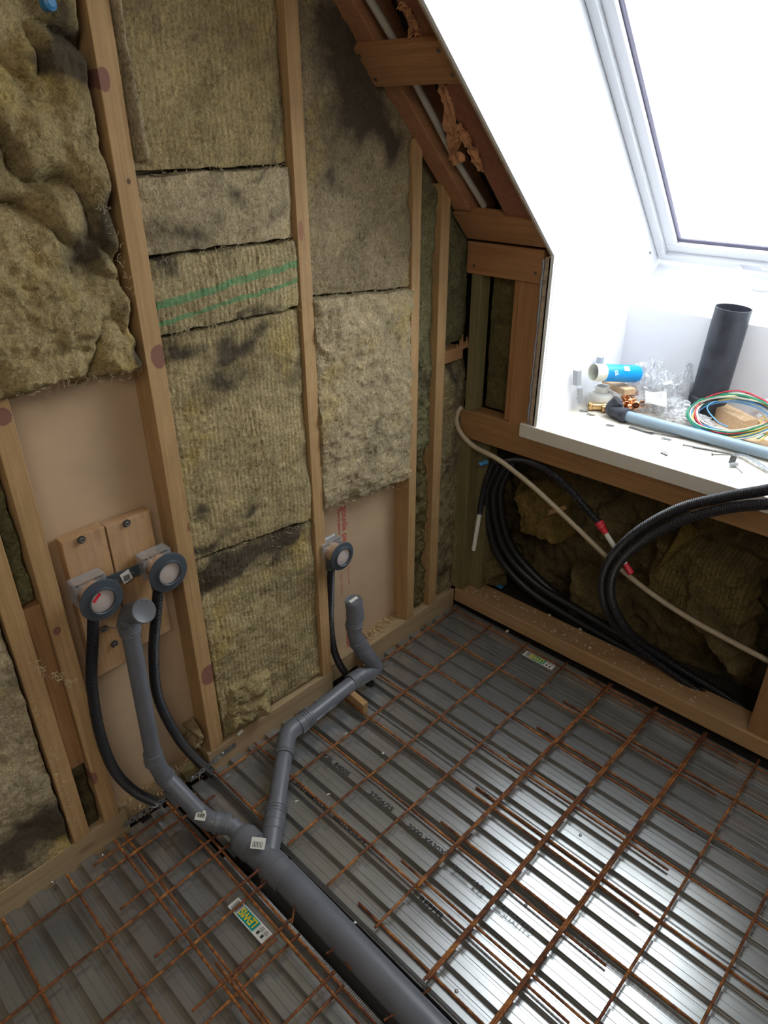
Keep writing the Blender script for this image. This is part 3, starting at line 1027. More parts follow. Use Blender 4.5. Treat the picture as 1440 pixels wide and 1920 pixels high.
# grey conduit down the slot
pts = [onc(u, v, 1.262) + Vector((0, 0, 0)) for u, v in [(672, -40), (693, 0), (740, 72), (785, 165), (842, 272), (880, 340)]]
pts[:] = [onc(u, v, 1.292 if v < 300 else 1.31) for u, v in [(672, -40), (694, 0), (738, 75), (786, 168), (812, 218), (850, 290), (880, 340), (908, 386)]]
mk('conduit_pipe', MB().tube(smooth_path(pts, .02), .0085, 12), GREYC, label='pale grey conduit running down the slot between the rafters', cat='conduit')

# torn brown paper
def torn(px, c, seed, label, amp=.012):
    rnd = random.Random(seed)
    top = [onc(u, v, c) for u, v in px[0]]; bot = [onc(u, v, c) for u, v in px[1]]
    mb = MB()
    nu, nv = 40, 10

    def fn(u, v):
        k = u * (len(top) - 1); i = min(int(k), len(top) - 2); t = k - i
        a = top[i].lerp(top[i + 1], t); b2 = bot[i].lerp(bot[i + 1], t)
        p = a.lerp(b2, v)
        e = abs(v - .5) * 2
        q = fr(u * 6 + seed, v * 3, seed, 4)
        p += Vector((-1, 0, -1)).normalized() * (amp * q)
        p += (b2 - a).normalized() * (.004 * noise.noise(Vector((u * 25, v * 2, seed)))) * e
        return p
    mb.grid(nu, nv, fn, smooth=False)
    return mk('torn_paper', mb, PAPER, label=label, cat='torn paper', solid=.0012, group='torn brown paper on the dark red rafter')


torn(([(822, 158), (828, 190), (832, 232), (838, 262), (842, 300), (852, 309)], [(836, 160), (848, 195), (858, 240), (868, 262), (858, 280), (872, 303)]), 1.268, 3, 'long torn brown paper strip hanging over the pale conduit')
torn(([(852, 233), (866, 262), (880, 290), (897, 318)], [(866, 232), (880, 262), (898, 292), (906, 324)]), 1.262, 5, 'small torn paper tongue below the long torn strip')
torn(([(745, 12), (758, 22), (768, 40), (764, 68)], [(752, 2), (772, 20), (782, 42), (788, 68)]), 1.268, 9, 'scrap of torn paper above the upper nogging')
# nails in the noggings
for (u, v, lb) in [(674, 105, 'dark nail head at the left top of the upper nogging'), (704, 149, 'dark nail head at the left foot of the upper nogging'), (822, 95, 'dark nail head at the right top of the upper nogging'), (848, 141, 'dark nail head at the right foot of the upper nogging')]:
    p = onc(u, v, 1.2445)
    mk('nail', MB().lathe(p, (-1, 0, -1), [(0, .0045), (.001, .0045), (.0015, 0)], 12), DARKSTEEL, label=lb, cat='nail', group='nail heads in the noggings')
for (u, v, lb) in [(889, 498, 'dark nail head at the left end of the header board'), (1004, 512, 'dark nail head at the right end of the header board')]:
    p = on(u, v, 0, -.0005)
    mk('nail', MB().lathe(p, (-1, 0, 0), [(0, .004), (.001, .004), (.0015, 0)], 12), DARKSTEEL, label=lb, cat='nail', group='nail heads in the noggings')
# foam-foil strip along the recess board
mb = MB()


def fs(u, v):
    z = .77 + v * .47
    y = -.2385 - .0055 * u + .0045 * math.sin(z * 34) * (1 - u) * noise.noise(Vector((z * 14, 0, 0))) * 3
    return Vector((-.002 - .004 * math.sin(u * 3.14), y, z))


mb.grid(6, 90, fs)
mk('foil_strip', mb, SILVER, label='wavy grey foil strip squeezed along the recess board edge', cat='foil strip', solid=.001)
for k, v in enumerate((506, 527, 555)):
    p = on(1022 - k, v, 0, -.006)
    mk('staple', MB().tube([p + Vector((0, .007, -.0006)), p + Vector((0, -.007, .0006))], .0009, 5), SCREWM, label='thin bright staple across the grey foil strip, %s' % ('topmost', 'second from top', 'third from top')[k], cat='staple', group='staples in the foil strip')

# knee-wall cavity insulation
def rmap(x0, lean, ysh=0, tilt=0):
    def f(P):   # wall-plane coordinates to the plane x0 + lean*(1-z)
        z = P.z
        return Vector((x0 + lean * (1 - z) + P.y + tilt * P.x, ysh + P.x, z))
    return f


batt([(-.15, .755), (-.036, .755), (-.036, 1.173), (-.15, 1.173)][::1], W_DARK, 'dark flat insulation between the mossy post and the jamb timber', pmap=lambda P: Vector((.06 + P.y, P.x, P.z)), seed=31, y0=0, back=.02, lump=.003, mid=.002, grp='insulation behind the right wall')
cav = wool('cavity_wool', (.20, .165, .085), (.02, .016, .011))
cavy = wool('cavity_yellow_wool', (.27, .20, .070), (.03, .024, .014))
G2 = 'insulation behind the right wall'
batt([(-2.3, -.06), (.10, -.06), (.10, .72), (-2.3, .72)], cav, 'dark rumpled insulation lining the back of the low cavity', pmap=rmap(.22, .10), seed=32, y0=0, back=.08, lump=.03, mid=.012, fold=.03, res=.009, base=.25, grp=G2)


def cpiece(px, x, seed, mat, label, **kw):
    q = [on(u, v, 0, x) for u, v in px]
    cor = [(p.y, p.z) for p in q]
    batt(cor, mat, label, pmap=lambda P: Vector((x + P.y, P.x, P.z)), seed=seed, grp=G2, **kw)


kw = dict(y0=-.01, bulge=.03, lump=.02, mid=.010, fold=.012, back=.06, edge=.03, res=.004, jit=.02)
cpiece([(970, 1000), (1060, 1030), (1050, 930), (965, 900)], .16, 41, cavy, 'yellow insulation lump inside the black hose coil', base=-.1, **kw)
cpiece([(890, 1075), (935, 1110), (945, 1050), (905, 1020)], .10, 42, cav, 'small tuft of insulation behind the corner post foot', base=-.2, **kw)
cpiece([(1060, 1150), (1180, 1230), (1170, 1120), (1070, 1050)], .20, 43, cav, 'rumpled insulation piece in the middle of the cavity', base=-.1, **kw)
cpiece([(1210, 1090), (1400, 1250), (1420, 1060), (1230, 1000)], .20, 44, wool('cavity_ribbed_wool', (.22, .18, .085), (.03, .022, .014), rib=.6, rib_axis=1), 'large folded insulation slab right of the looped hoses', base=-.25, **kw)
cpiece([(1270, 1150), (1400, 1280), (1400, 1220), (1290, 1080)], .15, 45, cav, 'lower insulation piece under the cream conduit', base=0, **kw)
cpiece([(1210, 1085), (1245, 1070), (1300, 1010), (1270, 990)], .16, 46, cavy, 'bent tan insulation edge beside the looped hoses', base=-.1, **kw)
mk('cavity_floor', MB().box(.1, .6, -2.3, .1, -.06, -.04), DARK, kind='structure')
bpy.data.objects['cavity_floor'].name = 'floor_cavity'
mk('cavity_post', MB().box(.010, .095, -1.12, -1.035, .0615, .659), OLD[2], label='reddish post standing on the floor plate at the right edge', cat='wall post', bevel=.002)
# splintered wood scrap behind the hoses
p = [on(u, v, 0, .13) for u, v in [(1005, 965), (1010, 972), (1062, 955), (1058, 948)]]
mk('wood_scrap', MB().prism(p, (.008, 0, 0)), PINE[1], label='thin pale wood scrap lying inside the hose coil', cat='wood scrap')

# ------------------------------------------------------------------ steel deck
PER = .0635


def deck(parts, label):
    """dovetailed sheet: flats joined by undercut webs, running along y"""
    mb = MB()
    zt, zb = -.012, -.025
    for xa, xb, phase, ya, yb in parts:
        k = math.floor((xa - phase) / PER) - 1
        out = []
        while phase + k * PER < xb + PER:
            x = phase + k * PER
            out += [(x, zt - .0008), (x + .001, zt), (x + .0165, zt), (x + .0172, zt - .0007), (x + .0179, zt), (x + .034, zt), (x + .035, zt - .0008), (x + .0325, zb + .0006), (x + .0335, zb),
                    (x + .047, zb), (x + .0477, zb + .0007), (x + .0484, zb), (x + PER + .0015, zb), (x + PER + .0025, zb + .0006)]
            k += 1
        out = [(min(max(x, xa), xb), z) for x, z in out if xa - .03 < x < xb + .03]
        n = len(out)
        vs = [(x + .018 * (y + .3), y, z) for y in (ya, yb) for x, z in out]
        mb.add(vs, [(i, i + 1, n + i + 1, n + i) for i in range(n - 1)])
    return mk('deck_sheet', mb, DECK, label=label, cat='steel deck', solid=.0006, group='steel deck sheets')


sh1 = deck([(-.600, -.004, -.637, -2.4, -.0005)], 'corrugated steel deck sheet along the right wall')
sh2 = deck([(-1.092, -.598, -.637, -2.4, -.0005), (-1.188, -1.0925, -.637, -.262, -.0005)], 'corrugated steel deck sheet right of the large grey drain, printed with black lettering')
sh3 = deck([(-2.4, -1.209, -1.268, -2.4, -.0005)], 'corrugated steel deck sheet left of the large grey drain')
# knurled overlap strips
KN = plain('knurled_steel', (.42, .43, .44), .35, .9)
for (xs, xe, par, ds) in ((-.5905, -.603, sh1, -.0238), (-1.193, -1.209, sh3, -.022)):
    mb = MB()
    L = 1.6
    n = int(L / .0045)
    # strip with fine cross ribs
    vs = []
    fsx = []
    for i in range(2 * n + 1):
        y = (-.02 if par is sh1 else -.235) - i * .00225
        z = ds + (.0009 if i % 2 else 0)
        dx = .018 * (y + .3)
        vs += [(xs + dx, y, z), (xe + dx, y, z)]
    for i in range(2 * n):
        fsx.append((2 * i, 2 * i + 1, 2 * i + 3, 2 * i + 2))
    mb.add(vs, fsx)
    mk('knurled_seam', mb, KN, par)

# printing on the deck
def text_mesh(body, size, origin, right, up, mat, name, parent, off=.0, align='LEFT', label=None, xs=1.0):
    cu = bpy.data.curves.new('txt', 'FONT')
    cu.body = body
    cu.size = size
    cu.align_x = align
    cu.offset = off
    to = bpy.data.objects.new('txt', cu)
    COL.objects.link(to)
    dg = bpy.context.evaluated_depsgraph_get()
    me = bpy.data.meshes.new_from_object(to.evaluated_get(dg))
    bpy.data.objects.remove(to)
    R_ = Vector(right).normalized() * xs; U_ = Vector(up).normalized()
    mb = MB()
    o = Vector(origin)
    mb.add([o + R_ * v.co.x + U_ * v.co.y for v in me.vertices], [list(p_.vertices) for p_ in me.polygons])
    bpy.data.meshes.remove(me)
    return mk(name, mb, mat, parent, label=label)


zt = -.0112


def deckprint(s, u, v, size=.017, par=None, z=zt, off=0.0004, xs=1.3):
    p = on(u, v, 2, z)
    text_mesh(s, size, (p.x, p.y, z + .0002), (0, -1, 0), (1, 0, 0), INK, 'printed_text', par or sh2, off, xs=xs)


deckprint('COIL 84005', 598, 1412, .018)
deckprint('27/06/25', 691, 1488, .018)
deckprint('2000 X630X', 762, 1549, .018)
deckprint('6mm. KG', 846, 1626, .018)
deckprint('REPPEL', 783, 1686, .018, off=.0006)
deckprint('SYSTEEMVLOER', 552, 1470, .015, off=.0005)
deckprint('BESTOPTION', 623, 1532, .015, off=.0005)
deckprint('LEWIS METAAL', 1290, 1555, .012, sh1)
deckprint('QUALITY', 935, 1700, .016)

# screws in the deck
SCL = [(99, 1655, 'bright deck screw nearest the left picture edge'), (193, 1604, 'bright deck screw below the left bottom plate, beside the doubled bars'), (986, 1697, 'deck screw under the glossiest part of the floor'),
       (856, 1858, 'deck screw nearest the bottom picture edge'), (1088, 1566, 'deck screw between bars in the middle of the right deck sheet'), (665, 1730, 'deck screw right beside the large drain pipe'),
       (718, 1412, 'deck screw above the printed coil number'), (1262, 1535, 'deck screw toward the right end of the right deck sheet')]
for (u, v, lb) in SCL:
    p = on(u, v, 2, -.0115)
    mk('deck_screw', MB().lathe(p, (0, 0, 1), [(0, .0042), (.0016, .0036), (.0022, .0022), (.0012, .0010), (.0012, 0)], 10), SCREWM, label=lb, cat='screw', group='screws in the steel deck')

# LEWIS stickers on the deck
def sticker(u0, v0, u1, v1, label, par_z=-.0112, wd=.030):
    a_ = on(u0, v0, 2, par_z); b2 = on(u1, v1, 2, par_z)
    x = (a_.x + b2.x) / 2; y0 = a_.y; y1 = b2.y
    L = abs(y1 - y0)
    st = mk('deck_sticker', MB().box(x - wd / 2, x + wd / 2, y0, y1, par_z, par_z + .0003), STICK, label=label, cat='sticker')
    z = par_z + .0004
    mb = MB()
    bcx = y0 - .006
    for k in range(10):
        mb.box(x - wd * .40, x + wd * .40, bcx - k * .0021, bcx - k * .0021 - (.0012 if k % 3 else .0007), z, z + .0001)
    mk('barcode', mb, INK, st)
    ta = y0 - L * .24; tb = y0 - L * .70
    mk('logo_field', MB().box(x - wd * .42, x + wd * .42, ta, tb, z, z + .0001), TEAL, st)
    text_mesh('LEWIS', .026, (x + wd * .32, tb + .005, z + .0003), (0, 1, 0), (-1, 0, 0), YELLOW, 'logo_text', st, .0007, xs=.74)
    mb = MB()
    for k in range(2):
        yy = y0 - L * (.76 + .11 * k)
        mb.box(x - wd * .30, x - wd * .02, yy, yy - L * .05, z, z + .0001)
        mb.box(x + wd * .08, x + wd * .12, yy, yy - L * .08, z, z + .0001)
        mb.box(x + wd * .20, x + wd * .24, yy, yy - L * .08, z, z + .0001)
        mb.box(x + wd * .32, x + wd * .36, yy, yy - L * .08, z, z + .0001)
    mk('small_print', mb, INK, st)
    return st


sticker(438, 1690, 500, 1762, 'white and teal lettered sticker between the rusty bars in the foreground')
sticker(986, 1222, 1036, 1254, 'white and teal lettered sticker near the right floor plate')

# ------------------------------------------------------------------ reinforcement
def barmesh(a, b2, r=.0036, bend=0, seed=0):
    a = Vector(a); b2 = Vector(b2)
    L = (b2 - a).length
    n = max(2, int(L / .006))
    pts = []
    rr = []
    side = (b2 - a).normalized().cross(Vector((0, 0, 1)))
    for i in range(n + 1):
        t = i / n
        p = a.lerp(b2, t)
        p += side * (.0016 * noise.noise(Vector((t * L * 3, seed, 1)))) + Vector((0, 0, .0012 * noise.noise(Vector((t * L * 4, seed, 7)))))
        pts.append(p)
        rr.append(r * (1.0 if i % 2 else .86))
    return MB().tube(pts, rr, 7)


def sheet(label, ybars, xbars, zx, z0):
    """ybars: (x at y=-.5, slope, y0, y1) run along y ; xbars: (y, x0, x1) run along x"""
    t = thing('reinforcing_mesh', label, 'steel mesh', (0, 0, z0))
    t['wo'] = (ybars[0][0], ybars[0][2], z0)
    t.location = (ybars[0][0], ybars[0][2], z0)
    k = 0
    for (x, sl, ya, yb) in ybars:
        k += 1
        mk('bar', barmesh((x + sl * (ya + .5), ya, z0), (x + sl * (yb + .5), yb, z0), seed=k), RUST, t)
    for (y, xa, xb) in xbars:
        k += 1
        mk('bar', barmesh((xa, y, zx), (xb, y + .0, zx), seed=k), RUST, t)
    return t


RS = .024
sheet('rusty mesh sheet along the corner, between drain pipe and right wall',
      [(x0, RS, -.012, -1.05) for x0 in (-.044, -.196, -.343, -.490, -.642, -.793, -.943)] + [(-1.083, RS, -.012, -.27)],
      [(-.04, -1.075, -.02), (-.19, -1.08, -.02), (-.34, -1.085, -.02), (-.49, -1.09, -.02), (-.64, -1.085, -.02), (-.79, -1.095, -.02), (-.94, -1.10, -.02)], .005, -.002)
sheet('rusty mesh sheet in the right foreground, lapped over the corner one',
      [(x0, RS, -.567, -2.3) for x0 in (-.021, -.170, -.318, -.468, -.616, -.765, -.916, -1.062)],
      [(-.647, -.95, -.02), (-.797, -1.09, -.02), (-.947, -1.095, -.02), (-1.092, -1.10, -.02), (-1.242, -1.10, -.02), (-1.392, -1.1, -.02), (-1.542, -1.1, -.02)], .010, -.0075)
LS = .035
sheet('rusty mesh sheet at the left edge, reaching behind the drain elbow',
      [(x0, LS, -.014, -1.6) for x0 in (-1.657, -1.509, -1.360, -1.212)],
      [(-.086, -2.2, -1.119), (-.235, -2.2, -1.14), (-.380, -2.2, -1.160), (-.530, -2.2, -1.208), (-.677, -2.2, -1.215), (-.826, -2.2, -1.22)], .006, 0)
sheet('rusty mesh sheet beside the drain pipe, overlapping the left one',
      [(x0, LS, -.020, -1.6) for x0 in (-1.387, -1.238)],
      [(-.055, -1.443, -1.157), (-.200, -1.452, -1.175), (-.350, -1.455, -1.18), (-.498, -1.46, -1.203), (-.648, -1.47, -1.213), (-.796, -1.48, -1.215)], .018, .012)
def Zp(u, v, z=0.0):
    p = on(u, v, 2, z)
    return (p.x, p.y)


a_ = Zp(408, 1802, .022); b2 = Zp(512, 1752, .026); c2 = Zp(442, 1823, .026); d2 = Zp(347, 1917, .026); e2 = Zp(430, 1835, .026)
sheet('darker rusty mesh sheet crossing at the bottom, lying on top',
      [(a_[0] - .005, .02, a_[1], -1.6), (a_[0] - .157, .02, a_[1] - .03, -1.6)],
      [(b2[1] - .012, -1.38, b2[0]), (c2[1] - .165, -2.0, -1.36), (c2[1] - .32, -2.0, -1.25)], .026, .021)
# cut stubs over the trench
STL = [((-1.204, -.498), (-1.168, -.470), 'short cut bar stub curling up beside the barcode tee'), ((-1.196, -.603), (-1.165, -.616), 'lone cut bar stub over the middle of the trench'),
       ((-1.178, -.634), (-1.186, -.668), 'cut bar stub leaning along the trench edge'), ((-1.206, -.782), (-1.170, -.797), 'cut bar stub nearest the bottom edge of the trench'), ((-1.116, -.806), (-1.100, -.814), 'tiny cut bar stub right of the large drain'),
       ((-1.19, -.372), (-1.15, -.350), 'cut bar stub pointing under the barcode tee')]
for p0, p1, lb in STL:
    mk('cut_bar_stub', barmesh((p0[0], p0[1], .004), (p1[0], p1[1], .012), .0026), RUST, label=lb, cat='bar stub', group='cut bar stubs over the trench')

# ------------------------------------------------------------------ drain
drain = thing('drain_pipe', 'grey plastic drain with tee, bends and large pipe lying in the floor trench', 'drain pipe', (-1.14, -.5, -.04))


def collar(mb, p, d, r, ln, rib=3):
    """socket with ridges, centred at p along d"""
    d = Vector(d).normalized()
    prof = [(-ln / 2, r * .96), (-ln / 2 + .001, r * 1.10), (-ln * .1, r * 1.10)]
    for k in range(rib):
        h = -ln * .1 + (k + .5) * ln * .5 / rib
        prof += [(h - .0016, r * 1.10), (h - .0008, r * 1.16), (h + .0008, r * 1.16), (h + .0016, r * 1.10)]
    prof += [(ln * .45, r * 1.10), (ln * .5, r * 1.12), (ln * .5 + .0005, r * .96)]
    mb.lathe(p, d, prof, 28, smooth=True)
    return mb


def arc_path(pts, rad=.03):
    """polyline with rounded corners"""
    P = [Vector(p) for p in pts]
    out = [P[0]]
    for i in range(1, len(P) - 1):
        a, b_, c = P[i - 1], P[i], P[i + 1]
        d1 = (a - b_).normalized(); d2_ = (c - b_).normalized()
        k = min(rad, (a - b_).length * .48, (c - b_).length * .48)
        s_, e_ = b_ + d1 * k, b_ + d2_ * k
        for j in range(9):
            t = j / 8
            out.append(s_ * (1 - t) ** 2 + b_ * 2 * t * (1 - t) + e_ * t * t)
    out.append(P[-1])
    return out


RP = .0235
RB2 = .0352
# big pipe along the trench
big0 = Vector((-1.139, -.385, .0)); big1 = Vector((-1.166, -1.25, .0))
mk('large_pipe', MB().tube([big0, big1], RB2, 40), PVC, drain)
# tee body from the reducer to the big pipe
tee0 = Vector((-1.150, -.245, .012)); teeE = Vector((-1.142, -.40, .0))
mb = MB()
ax = (teeE - tee0)
L = ax.length
mb.lathe(tee0, ax, [(-.012, RP * .9), (-.010, RB2 * .86), (.004, RB2 * .99), (.006, RB2 * 1.09), (.045, RB2 * 1.09), (.047, RB2 * 1.0), (L - .052, RB2 * 1.0), (L - .050, RB2 * 1.10), (L - .030, RB2 * 1.10), (L - .028, RB2 * 1.04), (L + .004, RB2 * 1.04), (L + .006, RB2 * .98)], 40)
mk('tee_fitting', mb, PVCD, drain)
# branch up to the first elbow
j0 = Vector((-1.148, -.345, .012))
e1 = Vector((-.868, -.084, .035))          # elbow near the bottom plate
b_mid = j0.lerp(e1, .26)
mk('branch_pipe', MB().tube([j0.lerp(e1, .3), j0.lerp(e1, .86)], RP, 32), PVC, drain)
mb = MB()
mb.tube([j0, j0.lerp(e1, .2), j0.lerp(e1, .205), j0.lerp(e1, .30)], [RP * 1.02, RP * 1.05, RP * 1.12, RP * 1.12], 32)
collar(mb, j0.lerp(e1, .33), e1 - j0, RP * 1.05, .052)
mk('branch_socket', mb, PVCD, drain)
r1 = Vector((-.545, -.070, .042))
pe = e1.lerp(r1, .12)
mb = MB()
mb.tube(arc_path([j0.lerp(e1, .84), e1 + Vector((.006, .006, 0)), e1.lerp(r1, .20)], .035), RP * 1.12, 32)
collar(mb, j0.lerp(e1, .84), j0 - e1, RP * 1.04, .03, 1)
collar(mb, e1.lerp(r1, .20), r1 - e1, RP * 1.06, .050)
mk('elbow', mb, PVCD, drain)
mk('horizontal_pipe', MB().tube([e1.lerp(r1, .2), r1], RP, 32), PVC, drain)
# upstand at the right: elbow, double bend, cap
q = [r1 + Vector((-.055, -.0, 0)), r1 + Vector((.05, .002, .004)), Vector((-.513, -.045, .107)), Vector((-.540, -.020, .175)), Vector((-.522, -.018, .212)), Vector((-.527, -.02, .283))]
mb = MB()
mb.tube(arc_path([r1 + Vector((-.05, -.0, 0)), on(708, 1252, 1, -.070), on(683, 1222, 1, -.055)], .03), RP * 1.06, 32)
collar(mb, r1 + Vector((-.03, 0, 0)), Vector((-1, 0, 0)), RP * 1.04, .052)
mk('elbow', mb, PVCD, drain)
u0 = on(684, 1225, 1, -.055); u1 = on(664, 1192, 1, -.035); u2 = on(668, 1170, 1, -.03); u3 = on(663, 1126, 1, -.03)
mb = MB()
mb.tube(arc_path([u0, u1, u3], .03), RP * .98, 32)
for (p_, d_, l_) in ((u0.lerp(u1, .15), u1 - u0, .034), (u0.lerp(u1, .62), u0 - u1, .02), (u1.lerp(u3, .30), u3 - u1, .022)):
    collar(mb, p_, d_, RP, l_, 1)
mk('double_bend', mb, PVCD, drain)
mb = MB()
dd = (u3 - u2).normalized()
mb.lathe(u2.lerp(u3, .25), dd, [(0, RP), (.001, RP * 1.14), ((u3 - u2).length * .75, RP * 1.14), ((u3 - u2).length * .75 + .002, RP * 1.08), ((u3 - u2).length * .75 + .001, RP * 1.0), ((u3 - u2).length * .75 + .0008, 0)], 32)
mk('end_cap', mb, PVCD, drain)
tp = u3 + dd * .0035
sx = Vector((1, .1, 0)).normalized(); sy = dd.cross(sx).normalized()
mk('cap_sticker', MB().obox(tp, sx * .017, sy * .006, dd * .0003), STICK, drain)
# standpipe on the left
s_top = on(241, 1168, 1, -.035); s_b = on(288, 1420, 1, -.038)
mk('standpipe', MB().tube([s_top, s_b], RP * .84, 32), PVC, drain)
mb = MB()
k0 = on(244, 1150, 1, -.035); k1 = on(268, 1146, 1, -.095)
mb.tube(arc_path([s_top + (k0 - s_top) * -.5, k0, k1], .024), RP * 1.02, 32)
collar(mb, s_top + (s_b - s_top).normalized() * .012, s_b - s_top, RP * .90, .028, 1)
mk('top_elbow', mb, PVCD, drain)
dk = (k1 - k0).normalized()
mk('end_cap', MB().lathe(k1 - dk * .006, dk, [(0, RP), (.001, RP * 1.12), (.012, RP * 1.12), (.0135, RP * 1.04), (.0125, RP * .98), (.0128, 0)], 32), PVCD, drain)
s1 = on(297, 1440, 1, -.045); s2 = Vector((-1.186, -.095, .055)); s2 = on(342, 1498, 2, .055); s3 = on(392, 1540, 2, .045)
mb = MB()
mb.tube(arc_path([s_b + (s_top - s_b).normalized() * .02, s1, s1.lerp(s2, .45)], .02), RP * .92, 32)
collar(mb, s_b, s_b - s_top, RP * .90, .036, 1)
collar(mb, s1.lerp(s2, .32), s1 - s2, RP * .92, .034, 1)
mk('elbow', mb, PVCD, drain)
mk('sloping_pipe', MB().tube([s1.lerp(s2, .3), s2.lerp(s3, .75)], RP * .92, 32), PVC, drain)
mb = MB()
collar(mb, s1.lerp(s2, .75), s2 - s1, RP, .045, 2)
s4 = on(432, 1546, 2, .03)
mb.tube(arc_path([s2.lerp(s3, .45), s3, s4], .02), RP * 1.04, 32)
collar(mb, s3.lerp(s4, .55), s4 - s3, RP, .034, 3)
mb.tube([s4, tee0 + Vector((0, .004, .006))], RP * .95, 28)
mk('reducing_bend', mb, PVCD, drain)


def onsurf(px, c_px_z, nrm, w_, h_, rot, name, par, z):
    p = on(px[0], px[1], 2, z)
    n = Vector(nrm).normalized()
    a = Vector((math.cos(rot), math.sin(rot), 0)); a = (a - n * a.dot(n)).normalized(); b_ = n.cross(a)
    lab = mk(name, MB().obox(p, a * w_, b_ * h_, n * .0004), STICK, par)
    mb = MB()
    for k in range(7):
        mb.obox(p + n * .0006 + a * (w_ * (-.7 + .22 * k)) + b_ * (-h_ * .25), a * (.0006 + .0004 * (k % 2)), b_ * h_ * .5, n * .0001)
    mk('barcode', mb, INK, lab)


onsurf((484, 1581), 0, (-.25, -.3, 1), .017, .013, -.9, 'barcode_label', drain, .055)
onsurf((376, 1531), 0, (-.3, -.3, 1), .013, .009, 2.2, 'barcode_label', drain, .068)
st_p = on(383, 1523, 2, .075)
mk('filler_screw', MB().lathe(st_p, (-.3, -.2, 1), [(0, .004), (.003, .004), (.004, 0)], 14), WHITEP, drain)

# wood block under the horizontal pipe
c = on(681, 1300, 2, .010)
mk('wood_block', MB().obox((-.620, -.112, .012), (.010, .0, 0), (0.004, .045, 0), (0, 0, .018)), PINE[1], label='small pine block wedged under the horizontal drain pipe', cat='wood block', bevel=.002)

# ------------------------------------------------------------------ outlet boards and outlets
mk('mounting_board', MB().box(-1.300, -1.206, .030, .058, .455, .815), DUSTW, label='left pine mounting board smeared with plaster, behind the lower outlet', cat='mounting board', bevel=.0015)
mk('mounting_board', MB().box(-1.203, -1.100, .028, .056, .480, .812), DUSTW, label='right pine mounting board with plaster streaks, behind the upper outlet', cat='mounting board', bevel=.0015)
for (u, v, lb) in [(152, 1012, 'hex bolt head on the left mounting board'), (237, 981, 'hex bolt head near the top of the right mounting board'), (195, 1179, 'bolt head holding the small steel pipe strap'), (214, 1207, 'bolt head low on the mounting boards')]:
    p = on(u, v, 1, .027)
    mb = MB().lathe(p, (0, -1, 0), [(0, .0088), (.0014, .0088), (.0018, .0055)], 20, smooth=False)
    mb.lathe(p, (0, -1, 0), [(.001, .0056), (.0055, .0056), (.0065, .0045), (.0048, .003), (.0048, 0)], 6, smooth=False)
    mk('hex_bolt', mb, plain('bolt_steel', (.33, .32, .33), .3, 1), label=lb, cat='bolt')


def outlet(x, z, y, label, cap_label=None, r=.047):
    t = thing('wall_outlet', label, 'wall outlet', (x, .02, z - .05))
    yb = .026
    # clear clip frame
    mb = MB()
    for k in range(7):
        mb.box(x - .030 + k * .010 - .0015, x - .030 + k * .010 + .0015, yb - .034, yb - .006, z + .012, z + .030)
    mb.box(x - .033, x + .033, yb - .010, yb - .006, z + .004, z + .033)
    mb.box(x - .033, x + .033, yb - .036, yb - .032, z + .010, z + .024)
    mb.box(x - .033, x + .033, yb - .034, yb - .006, z + .029, z + .031)
    mb.box(x - .036, x - .030, yb - .034, yb - .004, z - .022, z + .030)
    mb.box(x + .030, x + .036, yb - .034, yb - .004, z - .022, z + .030)
    mk('clip_frame', mb, CLEAR, t)
    mk('clip_inset', MB().box(x - .014, x + .014, yb - .0378, yb - .036, z + .013, z + .021), DARKSTEEL, t)
    yl = yb - .004
    mk('sleeve', MB().lathe((x, yl, z), (0, -1, 0), [(0, .026), (yl - y - .004, .026), (yl - y - .004, .0)], 36), BRASSM, t)
    mb = MB().lathe((x, y + .004, z), (0, -1, 0), [(0, .026), (0, r - .001), (.002, r), (.004, r - .001), (.006, .031), (.011, .0295), (.0115, .0275), (.010, .0262), (.0, .0262)], 44)
    mk('rubber_flange', mb, GASKET, t)
    mk('outlet_cap', MB().lathe((x, y + .003, z), (0, -1, 0), [(0, .0263), (.0035, .0262), (.0045, .0235), (.0048, 0)], 36), CAPP, t, label=cap_label)
    # elbow body leading down to the hose
    mb = MB()
    mb.tube(arc_path([(x, yb - .012, z - .004), (x - .002, yb - .022, z - .03), (x - .004, yb - .030, z - .056)], .014), .0155, 20)
    mb.lathe((x - .004, yb - .030, z - .040), (0, 0, -1), [(0, .0155), (.001, .0185), (.016, .0185), (.017, .013)], 24)
    mk('hose_socket', mb, GASKETD, t)
    return t


o1 = outlet(-1.277, .700, -.052, 'lower left round wall outlet with slate rubber flange and red mark')
mb = MB().obox((-1.287, -.0535, .712), (.009, 0, .007), (0, .0003, 0), (-.002, 0, .003))
mk('red_mark', mb, REDP, o1)
outlet(-1.121, .693, -.052, 'right round wall outlet of the pair, above the second hose')
outlet(-.597, .493, -.050, 'single round wall outlet by the printed board', r=.043)
# bracket bar between the pair
P0 = on(178, 1100, 1, .012); P1 = on(262, 1067, 1, .012)
d = P1 - P0
mb = MB().obox((P0 + P1) / 2, d / 2 * 1.12, Vector((0, .002, 0)), Vector((0, 0, .013)))
br = mk('mounting_bracket', mb, GASKETD, label='slate flat bracket bar joining the two wall outlets', cat='bracket', bevel=.001)
pm = on(237, 1081, 1, .009)
bl_ = mk('barcode_label', MB().obox(pm, Vector((.011, 0, .003)), Vector((0, .0003, 0)), Vector((-.003, 0, .013))), STICK, br)
mb = MB()
for k in range(6):
    mb.obox(pm + Vector((-.006 + .0024 * k, -.0006, -.003)), Vector((.0007, 0, 0)), Vector((0, .0002, 0)), Vector((0, 0, .007)))
mk('barcode', mb, INK, bl_)
mb = MB()
for (u, v) in ((203, 1091), (219, 1089), (248, 1073)):
    p = on(u, v, 1, .0095)
    mb.lathe(p, (0, -1, 0), [(0, .004), (.001, .004), (.001, .0015)], 14)
